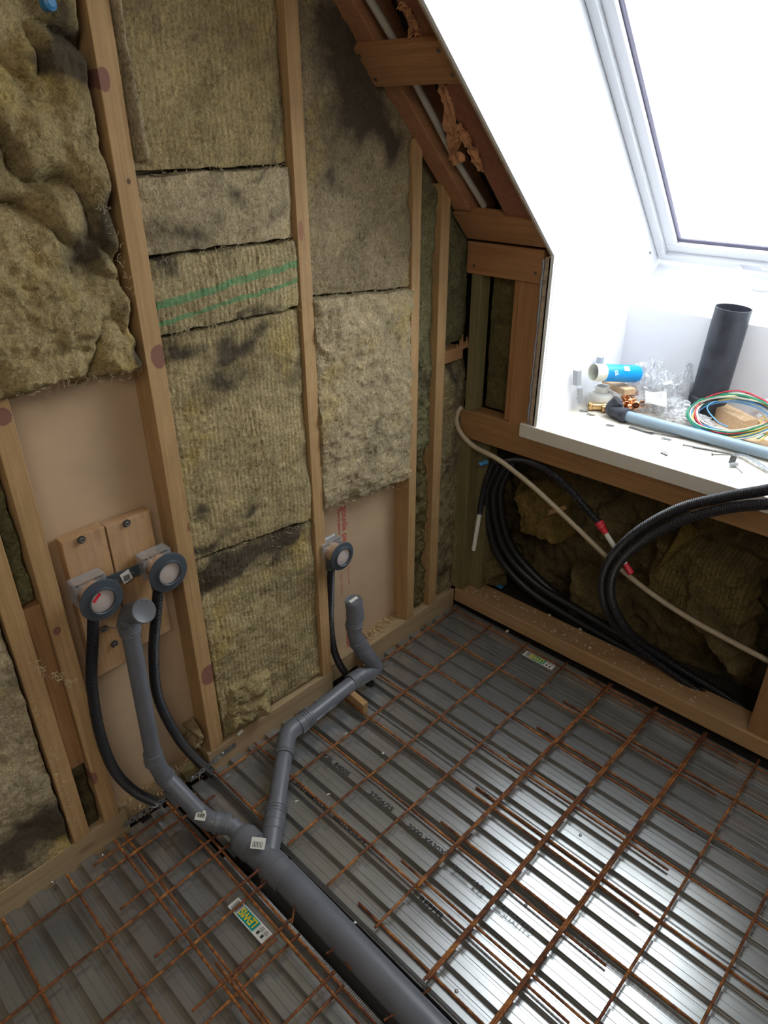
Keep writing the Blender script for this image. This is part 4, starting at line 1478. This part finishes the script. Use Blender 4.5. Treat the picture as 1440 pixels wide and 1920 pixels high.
mk('rivet', mb, SCREWM, br)

# hoses from the outlets
def hose(px, y_list, r, label, mat=BLACKC, z=None):
    pts = [on(u, v, 1, y) for (u, v), y in zip(px, y_list)]
    mb = corrugated(MB(), pts, r)
    return mk('corrugated_hose', mb, mat, label=label, cat='hose')


pA = Vector((-1.281, -.004, .655))
h1 = [pA, on(174, 1200, 1, -.006), on(172, 1280, 1, -.004), on(186, 1370, 1, -.004), on(212, 1440, 1, -.008), on(250, 1482, 1, -.01), on(298, 1508, 1, -.004)]
mk('corrugated_hose', corrugated(MB(), h1, .0125), BLACKC, label='black corrugated hose hanging from the lower left outlet', cat='hose')
pB = Vector((-1.125, -.004, .648))
h2 = [pB, on(293, 1150, 1, -.004), on(288, 1230, 1, .0), on(297, 1310, 1, -.002), on(335, 1385, 1, -.006), on(375, 1430, 1, -.004), on(408, 1458, 1, .004)]
mk('corrugated_hose', corrugated(MB(), h2, .0125), BLACKC, label='black corrugated hose from the right outlet of the pair, passing behind the standpipe', cat='hose')
pC = Vector((-.601, -.004, .448))
h3 = [pC, on(620, 1110, 1, .002), on(619, 1170, 1, .01), on(628, 1225, 1, .01), on(648, 1262, 1, .0), on(672, 1277, 1, -.035), on(700, 1282, 1, -.075)]
mk('corrugated_hose', corrugated(MB(), h3, .0115), BLACKC, label='black corrugated hose below the single outlet, ending under the drain', cat='hose')

# perforated straps
def strap(pts, nrm, label, wd=.0075, unit=.0155, name='perforated_strap', parent=None):
    path = smooth_path(pts, unit)
    mb = MB()
    nrm = Vector(nrm).normalized()
    for i in range(len(path) - 1):
        a, b_ = path[i], path[i + 1]
        c = (a + b_) / 2
        t = (b_ - a); hl = t.length / 2; t.normalize()
        s_ = t.cross(nrm).normalized(); n_ = s_.cross(t)
        K = 16
        vo, vi = [], []
        for k in range(K):
            an = 2 * math.pi * k / K
            ca, sa = math.cos(an), math.sin(an)
            m_ = max(abs(ca), abs(sa) * hl / wd)
            # barrel outline, narrow where units join
            ox = ca / max(abs(ca), abs(sa)) * hl
            oy = sa / max(abs(ca), abs(sa)) * wd * (1 - .35 * (ox / hl) ** 2)
            vo.append((ox, oy)); vi.append((ca * .0032, sa * .0032))
        vs = []
        for th in (0, .0009):
            vs += [c + t * x + s_ * y + n_ * th for x, y in vo]
            vs += [c + t * x + s_ * y + n_ * th for x, y in vi]
        fs_ = []
        for k in range(K):
            k2 = (k + 1) % K
            fs_ += [(k, k2, K + k2, K + k), (2 * K + k, 3 * K + k, 3 * K + k2, 2 * K + k2), (k, 2 * K + k, 2 * K + k2, k2), (K + k, K + k2, 3 * K + k2, 3 * K + k)]
        mb.add(vs, fs_)
    return mk(name, mb, GALV, parent, label=label, cat='strap' if label else None)


def Zv(u, v, z): return on(u, v, 2, z)


strap([on(232, 1549, 1, -.004), on(258, 1530, 1, -.006), on(282, 1516, 1, -.010), on(300, 1504, 1, -.022), on(322, 1492, 1, -.028), on(330, 1480, 1, -.035)], (0, -1, .3), 'perforated steel strap pinning the left hose to the bottom plate')
strap([on(354, 1462, 1, -.006), on(368, 1455, 1, -.012), on(384, 1440, 1, -.02), on(400, 1428, 1, -.02), on(418, 1413, 1, -.008), on(442, 1396, 1, -.003)], (0, -1, .3), 'perforated steel strap over the second hose by the bottom plate')
for (u, v, y, lb) in [(263, 1529, -.010, 'bright hex screw in the left perforated strap'), (361, 1458, -.012, 'bright hex screw at the left end of the second strap'), (418, 1413, -.012, 'bright hex screw at the right end of the second strap')]:
    p = on(u, v, 1, y)
    mb = MB().lathe(p, (0, -1, .2), [(0, .007), (.001, .007), (.0012, .0045)], 18, smooth=False).lathe(p, (0, -1, .2), [(.001, .0045), (.005, .0045), (.005, 0)], 6, smooth=False)
    mk('hex_screw', mb, SCREWM, label=lb, cat='screw')
# strap holding the standpipe
mb = MB()
sp = [on(190, 1179, 1, .020), on(204, 1177, 1, -.02), on(218, 1177, 1, -.045), on(231, 1180, 1, -.064), on(245, 1176, 1, -.064), on(256, 1166, 1, -.045)]
strap(sp, (0, -1, 0), 'small steel strap clamping the standpipe to the mounting board', wd=.0075)

# small blocks and chips in the notch
mk('wood_block', MB().obox(on(352, 1446, 1, .03), (.018, 0, .002), (0, .02, 0), (-.002, 0, .014)), GREENW, label='greenish wood block in the floor notch behind the second hose', cat='wood block', bevel=.001)
rnd = random.Random(12)
mb = MB()
for k in range(240):
    if k % 2:
        x = rnd.uniform(-1.30, -1.10); y = rnd.uniform(.0, .045); z = .036
        if y < .034: z = -.008 + .2 * y
    else:
        x = rnd.uniform(-.44, -.26); y = rnd.gauss(.045, .010); z = .058
    if y > .06: y = .058
    a = rnd.uniform(0, 3.14)
    l_ = rnd.uniform(.002, .006)
    mb.obox((x, y, z + rnd.uniform(0, .005)), (math.cos(a) * l_, math.sin(a) * l_, rnd.uniform(-.002, .002)), (-math.sin(a) * .0015, math.cos(a) * .0015, .0005), (0, 0, .0004))
mk('wood_chips', mb, CHIP, label='heaps of wood chips and shavings on the bottom plate and in its notch', cat='wood chips', kind='stuff')
mb = MB()
for k in range(130):
    u = rnd.random()
    a_ = Vector((rnd.uniform(.01, .09), -rnd.random() ** 1.6 * .9, .0615))
    l_ = rnd.uniform(.001, .004)
    an = rnd.uniform(0, 3)
    mb.obox(a_, (math.cos(an) * l_, math.sin(an) * l_, 0), (-math.sin(an) * l_ * .6, math.cos(an) * l_ * .6, 0), (0, 0, .0008))
mk('plaster_crumbs', mb, plain('plaster_crumb', (.55, .50, .40), .9), label='white plaster crumbs scattered on the floor plate', cat='crumbs', kind='stuff')
for (u, v, lb) in [(1030, 1153, 'larger pale foam crumb near the left of the floor plate'), (1088, 1180, 'small pale foam crumb mid floor plate'), (1106, 1214, 'flat pale foam crumb below the looped hoses')]:
    p = Zv(u, v, .064)
    mb = MB().grid(8, 6, lambda a, b_: p + Vector((math.cos(a * 6.283) * math.sin(b_ * 3.1416), math.sin(a * 6.283) * math.sin(b_ * 3.1416), math.cos(b_ * 3.1416) * .6)) * (.006 + .002 * noise.noise(Vector((a * 5, b_ * 5, u)))))
    mk('foam_crumb', mb, FOAM, label=lb, cat='foam crumb')
p = Zv(937, 1101, .062)
mk('blue_clip', MB().box(p.x - .006, p.x + .006, p.y - .012, p.y + .012, .0615, .070), BLUEP, label='small blue plastic piece on the floor plate near the corner', cat='clip', bevel=.001)
p = Zv(951, 1183, -.008)
mb = MB().grid(8, 6, lambda a, b_: p + Vector((math.cos(a * 6.283) * math.sin(b_ * 3.1416) * 1.5, math.sin(a * 6.283) * math.sin(b_ * 3.1416), math.cos(b_ * 3.1416) * .5)) * (.006 + .002 * noise.noise(Vector((a * 5, b_ * 5, u)))))
mk('foam_crumb', mb, FOAM, label='yellowish foam crumb on the steel deck by the floor plate', cat='foam crumb')
p = on(449, 1374, 1, .0)
mk('chalk_piece', MB().obox(p + Vector((0, -.004, .004)), (.009, 0, .003), (0, .003, 0), (-.001, 0, .003)), STICK, label='white sliver lying on the bottom plate below the torn tuft', cat='sliver', bevel=.001)
for (u, v, lb) in [(556, 1502, 'tiny white pellet right of the branch pipe'), (616, 1489, 'tiny pale pebble on the printed deck sheet'), (649, 1375, 'tiny sparkling crumb below the pine block')]:
    p = Zv(u, v, -.010)
    mk('pellet', MB().lathe(p, (1, -.6, .1), [(-.005, .0), (-.004, .0018), (.004, .0018), (.005, 0)], 8), STICK, label=lb, cat='crumb')

# red print on the wall board
wb = bpy.data.objects['wall_behind_studs']
wb['wo'] = tuple(wb.location)


def wprint(s, u, v, size, off=0.0, xs=1.0):
    p = on(u, v, 1, .0622)
    text_mesh(s, size, (p.x, .0620, p.z), (0, 0, -1), (1, 0, 0), REDINK, 'printed_text', wb, off, xs=xs)


wprint('gouda panel', 641, 950, .030, .0006, 1.15)
wprint('gipsvezelplaten', 633, 955, .012, .0004, 1.2)
wprint('CE EN 15283-2', 638, 1075, .012, .0, 1.1)
wprint('goudaholland', 648, 1150, .026, .0005, 1.1)
wprint('12,5 mm x 600', 652, 1062, .010, 0, 1.1)

# ------------------------------------------------------------------ hoses in the low cavity
def bx(u, v, x): return on(u, v, 0, x)


bundle = [
    ([(935, 868), (912, 930), (930, 1030), (985, 1100), (1075, 1160), (1200, 1232), (1330, 1305), (1470, 1390)], 0.0, 'outermost smooth black hose of the coil hanging in the cavity'),
    ([(950, 866), (925, 930), (945, 1025), (1000, 1090), (1095, 1150), (1210, 1218), (1335, 1290), (1470, 1372)], .012, 'second smooth black hose of the coil in the cavity'),
    ([(962, 864), (938, 925), (955, 1015), (1010, 1085), (1105, 1160), (1220, 1240), (1340, 1315), (1470, 1400)], .03, 'innermost smooth black hose of the coil in the cavity'),
    ([(930, 880), (920, 960), (950, 1060), (1010, 1120), (1100, 1185), (1230, 1255), (1350, 1325), (1470, 1410)], .035, 'lowest smooth black hose of the coil, half behind the others'),
]
for px, dx, lb in bundle:
    xs_ = [.05, .06, .085, .11, .13, .13, .12, .12]
    pts = [bx(u, v, x + dx) for (u, v), x in zip(px, xs_)]
    mk('black_hose', MB().tube(smooth_path(pts, .012), .0135, 14), BLACKP, label=lb, cat='hose', group='black hoses behind the right wall')
# looped pair in front
lp1 = [(1480, 905, -.16), (1440, 918, -.15), (1360, 932, -.13), (1270, 955, -.11), (1190, 1000, -.09), (1142, 1052, -.06), (1128, 1100, -.03), (1140, 1150, .01), (1180, 1200, .04), (1260, 1262, .07), (1350, 1320, .09), (1470, 1395, .09)]
lp2 = [(1480, 940, -.17), (1440, 945, -.16), (1370, 952, -.14), (1290, 972, -.12), (1215, 1008, -.10), (1165, 1050, -.07), (1146, 1092, -.04), (1152, 1140, .00), (1190, 1195, .05), (1270, 1250, .09), (1360, 1305, .11), (1470, 1380, .11)]
for px, lb in ((lp1, 'outer black corrugated hose looping out over the window board rail'), (lp2, 'inner black corrugated hose looping out over the window board rail')):
    mk('corrugated_hose', corrugated(MB(), [bx(u, v, x) for u, v, x in px], .0130, pitch=.0066, depth=.24), BLACKC, label=lb, cat='hose')
# hose with red connector and white inner pipe
hs = thing('sleeved_pipe', 'black hose ending in a red connector with white inner pipe', 'sleeved pipe', bx(1130, 985, .01))
mk('hose_sleeve', corrugated(MB(), [bx(u, v, x) for u, v, x in [(928, 866, .04), (975, 862, .02), (1020, 878, .0), (1065, 915, -.005), (1105, 960, -.005), (1126, 984, -.005)]], .0105, pitch=.0056, depth=.2), BLACKC, hs)
a_ = bx(1122, 978, -.005); b2 = bx(1184, 1076, -.005); d_ = (b2 - a_)
L = d_.length
mk('red_connector', MB().lathe(a_, d_, [(0, .011), (.001, .0128), (.010, .0128), (.011, .0115), (.013, .0125), (.020, .0125), (.021, .0105), (.040, .009), (.041, .006)], 24), REDP, hs)
mk('inner_pipe', MB().tube([a_ + d_ * .2, b2 - d_ * .05], .0075, 18), WHITEP, hs)
mk('red_cap', MB().lathe(b2 - d_.normalized() * .034, d_, [(0, .0077), (0, .0088), (.016, .0088), (.020, .0098), (.032, .0098), (.034, .008), (.034, 0)], 22), REDP, hs)
hs2 = thing('sleeved_pipe', 'short black hose with bare cream inner pipe pointing down', 'sleeved pipe', bx(895, 980, .0))
mk('hose_sleeve', corrugated(MB(), [bx(u, v, x) for u, v, x in [(924, 868, .03), (912, 900, .005), (905, 930, -.004), (899, 962, -.006)]], .010, pitch=.0056, depth=.2), BLACKC, hs2)
mk('inner_pipe', MB().tube([bx(900, 958, -.006), bx(888, 1031, -.010)], .0075, 18), WHITEP, hs2)
c_ = bx(907, 868, -.012)
mb = MB().lathe(c_, (-.5, .5, -.3), [(-.014, .0), (-.014, .009), (.0, .009), (.002, .0075), (.014, .0075), (.014, .004), (.006, .004)], 20)
mk('blue_plug', mb, BLUEP, label='small blue pipe plug beside the hanging sleeved pipe', cat='plug')
# cream conduit
cc = [(866, 762, .0), (857, 776, -.012), (857, 795, -.014), (866, 815, -.014), (890, 838, -.012), (930, 859, -.011), (962, 882, -.010), (1010, 922, -.012), (1080, 988, -.012), (1150, 1055, .0), (1215, 1108, .02), (1290, 1158, .04), (1370, 1202, .05), (1500, 1270, .05)]
mk('conduit_pipe', MB().tube(smooth_path([bx(u, v, x) for u, v, x in cc], .012), .0078, 14), CREAMC, label='cream flexible conduit sweeping from the rail end to the lower right', cat='conduit')

# ------------------------------------------------------------------ things on the window board
ZS = .766


def S(u, v, z=0.0): return on(u, v, 2, ZS + z)


# black pipe
base = Vector((.436, -.592, ZS))
# choose the axis so that the open top sits where the photo shows it
d_ = ray(1376, 577)
top = on(1376, 577, 0, .440)
axv = (top - base)
Lp = axv.length
bp_ = thing('black_tube', 'tall leaning black plastic pipe offcut by the textured wall', 'pipe offcut', base)
mk('tube_wall', MB().lathe(base, axv, [(.0, .050), (Lp, .050), (Lp, .0475), (.004, .0475), (.004, 0)], 48), BLACKPIPE, bp_)
mk('socket_rim', MB().lathe(base, axv, [(.0, .0505), (.001, .055), (.030, .055), (.032, .053), (.045, .055), (.060, .054), (.064, .0505)], 48), BLACKPIPE, bp_)
# blue cartridge
a_ = on(1112, 698, 0, .225); b2 = on(1197, 701, 0, .375)
sc_ = thing('sealant_tube', 'empty bright blue cartridge with open white end', 'cartridge', a_)
d_ = b2 - a_
Lc = d_.length
mk('tube_body', MB().lathe(a_, d_, [(.0, .0265), (Lc * .22, .0265), (Lc * .22, .0245), (.002, .0245)], 36, close=True), WHITEP, sc_)
mk('blue_sleeve', MB().lathe(a_, d_, [(Lc * .215, .0268), (Lc * .93, .0268), (Lc * .98, .024), (Lc, .018), (Lc, 0)], 36), CYAN, sc_)
nn = Vector((-.5, -.45, .72)).normalized()
tdir = d_.normalized()
upv = (nn - tdir * nn.dot(tdir)).normalized()
text_mesh('SIL', .018, a_ + tdir * (Lc * .33) + upv * .0272 - tdir.cross(upv) * -.006, tdir.cross(upv), tdir, STICK, 'label_print', sc_, 0)
mk('label_patch', MB().obox(a_ + tdir * (Lc * .62) + upv * .0270, tdir * .010, tdir.cross(upv) * .008, upv * .0006), STICK, sc_)
# wooden blocks
def rest(u0, v0, u1, v1, w_, h_, zb, name, mat, label, cat='wood block', bev=.0012, xa=None):
    p0 = S(u0, v0, zb); p1 = S(u1, v1, zb)
    if xa:
        p0 = on(u0, v0, 0, xa[0]); p1 = on(u1, v1, 0, xa[1])
    d = (p1 - p0); n = Vector((0, 0, 1)).cross(d).normalized()
    return mk(name, MB().obox((p0 + p1) / 2 + Vector((0, 0, h_ / 2)), d / 2, n * w_ / 2, (0, 0, h_ / 2)), mat, label=label, cat=cat, bevel=bev)


rest(1138, 722, 1180, 741, .040, .020, .010, 'wood_block', BEECH, 'pale wood block lying under the blue cartridge', xa=(.37, .30))
rest(1345, 785, 1402, 815, .050, .045, .0, 'wood_wedge', BEECH, 'pale wooden wedge inside the coil of coloured wires', 'wood wedge')
rest(1335, 765, 1375, 772, .045, .05, .0, 'wood_wedge', BEECH, 'wooden wedge at the foot of the black pipe', 'wood wedge')
rest(1385, 830, 1450, 850, .045, .022, .0, 'wood_wedge', BEECH, 'flat wooden wedge behind the grey pipe at the right edge', 'wood wedge')
rest(1412, 800, 1470, 820, .045, .03, .002, 'wood_wedge', BEECH, 'wooden wedge at the right edge under the wire knot', 'wood wedge')
# white jar
p = Vector((.290, -.318, ZS))
jr = thing('plastic_jar', 'squat translucent white bottle with wide neck', 'bottle', p)
mk('jar_body', MB().lathe(p, (0, 0, 1), [(0, 0), (0, .036), (.003, .040), (.036, .040), (.044, .034), (.047, .022)], 40), plain('milky_plastic', (.66, .65, .60), .35), jr)
mk('jar_neck', MB().lathe(p, (0, 0, 1), [(.044, .021), (.062, .021), (.063, .0225), (.066, .0225), (.066, .018), (.05, .018)], 36), plain('milky_plastic_rim', (.72, .71, .66), .35), jr)
# grey-blue pipe with black elbow
a_ = S(1168, 778, .020); b2 = S(1462, 856, .018)
gp = thing('grey_pipe', 'blue-grey plastic pipe with black rubber elbow lying on the board', 'pipe', a_)
mk('pipe', MB().tube([a_, b2], .0160, 32), PVCB, gp)
e0 = S(1152, 772, .022); e1_ = S(1158, 750, .040)
mb = MB()
mb.tube(arc_path([a_ + (b2 - a_).normalized() * .012, S(1143, 768, .022), S(1161, 752, .052)], .022), .0205, 30)
dd_ = (a_ - b2).normalized()
collar(mb, a_ + dd_ * -.004, -dd_, .0205, .022, 2)
mk('rubber_elbow', mb, BLACKR, gp)
# brass and copper fittings
def fitting(u, v, z, d, r, L_, mat, label, name='copper_fitting'):
    p = S(u, v, z)
    d = Vector(d).normalized()
    prof = [(0, r * .8), (0, r), (L_ * .08, r * 1.12), (L_ * .18, r * 1.12), (L_ * .22, r * .98), (L_ * .78, r * .98), (L_ * .82, r * 1.12), (L_ * .92, r * 1.12), (L_, r), (L_, r * .8), (0, r * .8)]
    return mk(name, MB().lathe(p, d, prof, 26), mat, label=label, cat='pipe fitting', group='brass and copper pipe fittings')


YD = Vector((-.15, 1, 0))
fitting(1103, 761, .014, (.55, -.8, 0), .0125, .055, BRASS, 'brass coupling lying at the left end of the fittings', 'brass_fitting')
fitting(1128, 766, .013, (.6, -.75, .1), .011, .035, BRASS, 'short brass adapter against the rubber elbow', 'brass_fitting')
for (u, v, z, dx, lb) in [(1168, 757, .016, (-.6, -.7, .2), 'copper elbow just right of the rubber elbow'), (1178, 752, .03, (.3, .6, .3), 'upper copper elbow in the heap of fittings'), (1190, 762, .016, (-.8, -.5, .5), 'open copper end facing the camera in the heap'),
                          (1205, 757, .02, (.4, -.9, .1), 'copper elbow at the right of the heap'), (1182, 738, .03, (.7, .2, .2), 'copper tee behind the heap of fittings')]:
    p = S(u, v, z)
    d1 = Vector(dx).normalized()
    d2_ = d1.cross(Vector((.2, .3, 1))).normalized()
    mb = MB().tube(arc_path([p + d1 * .024, p, p + d2_ * .022], .012), .010, 22, caps=False)
    mb.lathe(p + d1 * .014, d1, [(0, .010), (.001, .0118), (.010, .0118), (.011, .0095), (.002, .0088)], 24)
    mb.lathe(p + d2_ * .012, d2_, [(0, .010), (.001, .0118), (.010, .0118), (.011, .0095), (.002, .0088)], 24)
    mk('copper_fitting', mb, COPPER, label=lb, cat='pipe fitting', group='brass and copper pipe fittings')
CLAMP = plain('grey_clamp_plastic', (.40, .42, .45), .4)
# clear plastic bracket with grey clamp posts
p = S(1062, 766)
cbk = thing('clear_bracket', 'clear plastic box bracket with two grey clamp posts against the recess wall', 'bracket', p)
mb = MB()
q0 = S(1046, 764, .0); q1 = S(1072, 764, 0.0)
mb.obox((q0 + q1) / 2 + Vector((0, 0, .024)), (q1 - q0) / 2, Vector((.0014, 0.0, 0)), Vector((0, 0, .024)))
mb.obox((q0 + q1) / 2 + Vector((.022, 0, .046)), (q1 - q0) / 2, Vector((.022, 0, .006)), Vector((0, 0, .0014)))
mb.obox(q1 + Vector((.022, 0, .024)), (.022, .002, 0), Vector((0, .0014, 0)), Vector((0, 0, .022)))
q2 = S(1098, 722, .03)
mb.obox((q1 + q2) / 2 + Vector((.01, 0, .03)), (q2 - q1) / 2, Vector((.004, .012, 0)), Vector((0, 0, .0014)))
mk('clear_body', mb, clearplastic('milky_clear_plastic', (.74, .78, .79), .22, .12), cbk)
mk('clamp_post', MB().tube([on(1088, 754, 1, -.290), on(1087, 726, 1, -.290)], .0085, 16), CLAMP, cbk)
mk('clamp_post', MB().obox(on(1082, 708, 1, -.288), Vector((.008, -.002, 0)), Vector((0, .008, 0)), Vector((-.004, .0, .024))), CLAMP, cbk)
mk('clamp_post', MB().obox(on(1125, 676, 1, -.288), Vector((.009, 0, 0)), Vector((0, .008, 0)), Vector((0, 0, .012))), CLAMP, cbk)

# crumpled plastic film
def film(u, v, w_, d_, h_, seed, mat, label, name='plastic_bag', z=0.0, amp=.34, lean=(0, 0), at=None):
    p = S(u, v, z)
    if at:
        p = Vector((at[0], at[1], ZS))
    mb = MB()
    rnd = random.Random(seed)

    def fn(a, b_):
        th = a * 2 * math.pi
        ph = b_ * math.pi * .5
        rx_ = w_ * math.cos(ph) ** .6; ry_ = d_ * math.cos(ph) ** .6
        v_ = Vector((math.cos(th), math.sin(th), b_ * 2))
        k = 1 + amp * (abs(noise.noise(v_ * 2.2 + Vector((seed, 0, 0)))) * 1.5 - .35) + amp * .45 * noise.noise(v_ * 7 + Vector((seed, 3, 0)))
        hh = h_ * math.sin(ph) * (1 + amp * .8 * noise.noise(v_ * 3 + Vector((seed, 7, 0))))
        return p + Vector((math.sin(th) * ry_ * k + lean[0] * b_, math.cos(th) * rx_ * k + lean[1] * b_, max(.001, hh + .01 * amp * noise.noise(v_ * 9))))
    mb.grid(60, 30, fn, smooth=True)
    return mk(name, mb, mat, label=label, cat='plastic bag', group='crumpled plastic bags on the window board')


film(1215, 740, .060, .05, .125, 3, BAG, 'tall crumpled clear bag behind the blue cartridge', lean=(.02, -.01), at=(.415, -.40))
film(1262, 705, .060, .050, .105, 8, BAG, 'wide crumpled clear bag left of the black pipe', at=(.40, -.475))
film(1290, 690, .030, .045, .13, 11, BAG, 'narrow clear bag pressed against the black pipe', at=(.43, -.515))
film(1240, 762, .065, .045, .030, 21, PINKBAG, 'flat pinkish bag in front of the receipt')
film(1290, 790, .070, .040, .028, 22, PINKBAG, 'flat pinkish bag under the coloured wires')
film(1200, 758, .045, .035, .036, 23, BAG, 'small clear bag wrapped round the copper fittings', at=(.355, -.43))
film(1285, 745, .05, .05, .05, 25, BAG, 'low crumpled clear bag in front of the black pipe', at=(.36, -.53))
film(1420, 715, .07, .05, .10, 27, BAG, 'clear bag at the right edge behind the wires', at=(.455, -.80))
film(1165, 705, .040, .04, .085, 29, BAG, 'clear bag peeking out behind the blue cartridge', at=(.43, -.325))
# receipt/label paper
p0, p1, p2, p3 = on(1208, 758, 0, .30), on(1250, 762, 0, .30), on(1249, 736, 0, .34), on(1209, 732, 0, .34)
rc = mk('paper_label', MB().grid(10, 8, lambda a, b_: p0.lerp(p1, a).lerp(p3.lerp(p2, a), b_) + Vector((0, 0, .003 * math.sin(a * 5 + b_ * 3)))), STICK, label='white printed paper label lying on the bags', cat='paper label', solid=.0004)
mb = MB()
for k in range(6):
    a0 = .1; b0 = .12 + k * .14
    A0 = p0.lerp(p1, a0).lerp(p3.lerp(p2, a0), b0); A1 = p0.lerp(p1, .8).lerp(p3.lerp(p2, .8), b0)
    mb.tube([A0 + Vector((-.002, 0, .004)), A1 + Vector((-.002, 0, .0045))], .0004, 4)
mk('printed_lines', mb, plain('faint_ink', (.35, .35, .38), .7), rc)
# yellow marked scrap
q = on(1252, 718, 0, .345)
mk('printed_scrap', MB().obox(q, (.006, -.010, .006), (.006, .008, 0), (0, 0, .0006)), plain('grey_print_film', (.45, .45, .42), .5), label='crumpled grey scrap with a yellow mark among the bags', cat='scrap')
# coloured wires
wcols = [('red', (.60, .03, .06)), ('blue', (.12, .36, .70)), ('green', (.01, .25, .12)), ('cream', (.78, .74, .62)), ('yellow', (.75, .58, .12)), ('black', (.03, .02, .025)), ('light_blue', (.25, .50, .78)), ('dark_red', (.28, .02, .05))]
WM = [plain('wire_' + n_, c_, .4) for n_, c_ in wcols]
coil = thing('wire_coil', 'loose coil of coloured electrical wires tied at the right', 'wires', S(1370, 790))
rnd = random.Random(5)
wl, wr = on(1296, 776, 0, .34), on(1462, 782, 0, .30)
wt, wb_ = on(1385, 735, 0, .40), on(1372, 812, 0, .25)
cen = (wl + wr) / 2
e_x = (wr - wl) / 2
e_y = (wt - wb_) / 2
print('coil', wl, wr, wt, wb_)
for k in range(36):
    ph = rnd.uniform(0, 1)
    sx_ = rnd.uniform(.86, 1.04); sy_ = rnd.uniform(.84, 1.06)
    off = Vector((rnd.gauss(0, .004), rnd.gauss(0, .004), rnd.gauss(0, .006)))
    pts = []
    for i in range(46):
        a = 2 * math.pi * i / 45
        ca, sa = math.cos(a), math.sin(a)
        tight = 1 - .25 * max(0, ca)
        wv = Vector((noise.noise(Vector((i * .15, k * 3, 0))), noise.noise(Vector((i * .15, k * 3, 5))), noise.noise(Vector((i * .15, k * 3, 9))))) * .006
        pts.append(cen + e_x * ca * sx_ + e_y * sa * sy_ * tight + off + wv)
    mk('wire', MB().tube(pts, .0021, 6, caps=False), WM[(0, 1, 2, 3, 5, 6, 7, 3, 1, 2, 4)[k % 11]], coil)
# loose loop of blue wire + knot ring
pts = [S(1395, 752, .06), S(1345, 752, .07), S(1326, 765, .07), S(1345, 790, .065), S(1365, 800, .05)]
mk('wire', MB().tube(smooth_path(pts, .006), .0016, 6), WM[1], coil)
pts = [S(1425, 795, .05), S(1432, 780, .065), S(1440, 800, .06), S(1434, 820, .03), S(1405, 838, .01)]
mk('wire', MB().tube(smooth_path(pts, .005), .0018, 6), WM[4], coil)
pts = [S(1436, 815, .03), S(1415, 825, .02), S(1380, 838, .01)]
mk('wire', MB().tube(smooth_path(pts, .006), .0016, 6), WM[2], coil)
# small metal bits
strap([S(1376, 853, .004), S(1392, 852, .010), S(1408, 860, .012), S(1424, 870, .010), S(1444, 884, .006)], (0, 0, 1), 'bent perforated strap end in front of the blue-grey pipe', wd=.0085, unit=.018)


def screw(u0, v0, u1, v1, label, r=.0016, z=.003, mat=None, name='screw'):
    a = S(u0, v0, z); b_ = S(u1, v1, z)
    d = b_ - a
    L_ = d.length
    n = int(L_ / .0012)
    prof = [(0, 0), (0, r * 2.2), (.0018, r * 1.2)] + [(.002 + i * (L_ - .006) / n, r * (1.2 if i % 2 else .8)) for i in range(n)] + [(L_, 0)]
    return mk(name, MB().lathe(a, d, prof, 8), mat or SCREWM, label=label, cat='screw' if name == 'screw' else name)


screw(1376, 870, 1394, 887, 'bright screw lying near the front edge of the board')
mb = MB().obox(S(1376, 872, .006), (.008, -.006, 0), (.002, .003, 0), (0, 0, .006))
mb.obox(S(1374, 862, .010), (.004, 0, .01), (.0, .008, 0), (.0008, 0, 0))
mk('small_clip', mb, GALV, label='small zinc clip beside the bright screw', cat='clip')


def nail(u0, v0, u1, v1, label, z=.003):
    a = S(u0, v0, z); b_ = S(u1, v1, z)
    d = b_ - a
    return mk('nail', MB().lathe(a, d, [(0, 0), (0, .0045), (.0012, .0045), (.0013, .0017), (d.length - .006, .0017), (d.length, 0)], 10), DARKSTEEL, label=label, cat='nail', group='long nails in front of the grey pipe')


nail(1281, 834, 1372, 850, 'long nail with visible head in front of the grey pipe')
nail(1300, 838, 1376, 852, 'second long nail beside the one with visible head')
nail(1335, 852, 1378, 852, 'short dark nail pointing left below the long nails')
p = S(1202, 807, .0015)
d = S(1222, 814, .0015) - S(1178, 801, .0015)
mk('metal_plate', MB().obox(p, d / 2, Vector((0, 0, 1)).cross(d).normalized() * .006, (0, 0, .0012)), DARKSTEEL, label='thin dark metal plate in front of the rubber elbow', cat='metal plate')
mk('metal_rod', MB().tube([S(1205, 808, .004), S(1290, 822, .004), S(1330, 833, .004)], .0022, 8), DARKSTEEL, label='thin threaded rod along the front of the grey pipe', cat='rod')
for (u, v, w2, lb) in [(1244, 822, .012, 'small zinc clip mid board, in front of the pipe'), (1140, 797, .010, 'small zinc clip left, in front of the rubber elbow'), (1090, 770, .012, 'flat grey clip near the clear bracket'), (1104, 777, .010, 'pale blue clip between bracket and elbow')]:
    p = S(u, v, .002)
    mb = MB().lathe(p, (0, 0, 1), [(0, .003), (0, .006), (.0015, .006), (.0015, .003)], 14, close=True)
    mb.obox(p + Vector((.003, -w2, .0008)), (.003, -w2 * .7, 0), (.003, .001, 0), (0, 0, .0008))
    mk('small_clip', mb, GALV, label=lb, cat='clip', group='small zinc clips on the window board')
p = S(1249, 851, .003)
mb = MB()
for k in range(7):
    mb.obox(p + Vector((rnd.gauss(0, .004), rnd.gauss(0, .006), 0)), (.003, .002, .001), (-.001, .002, 0), (0, 0, .0015))
mk('debris_crumbs', mb, DARKSTEEL, label='little pile of dark crumbs on the bare front of the board', cat='crumbs', kind='stuff')
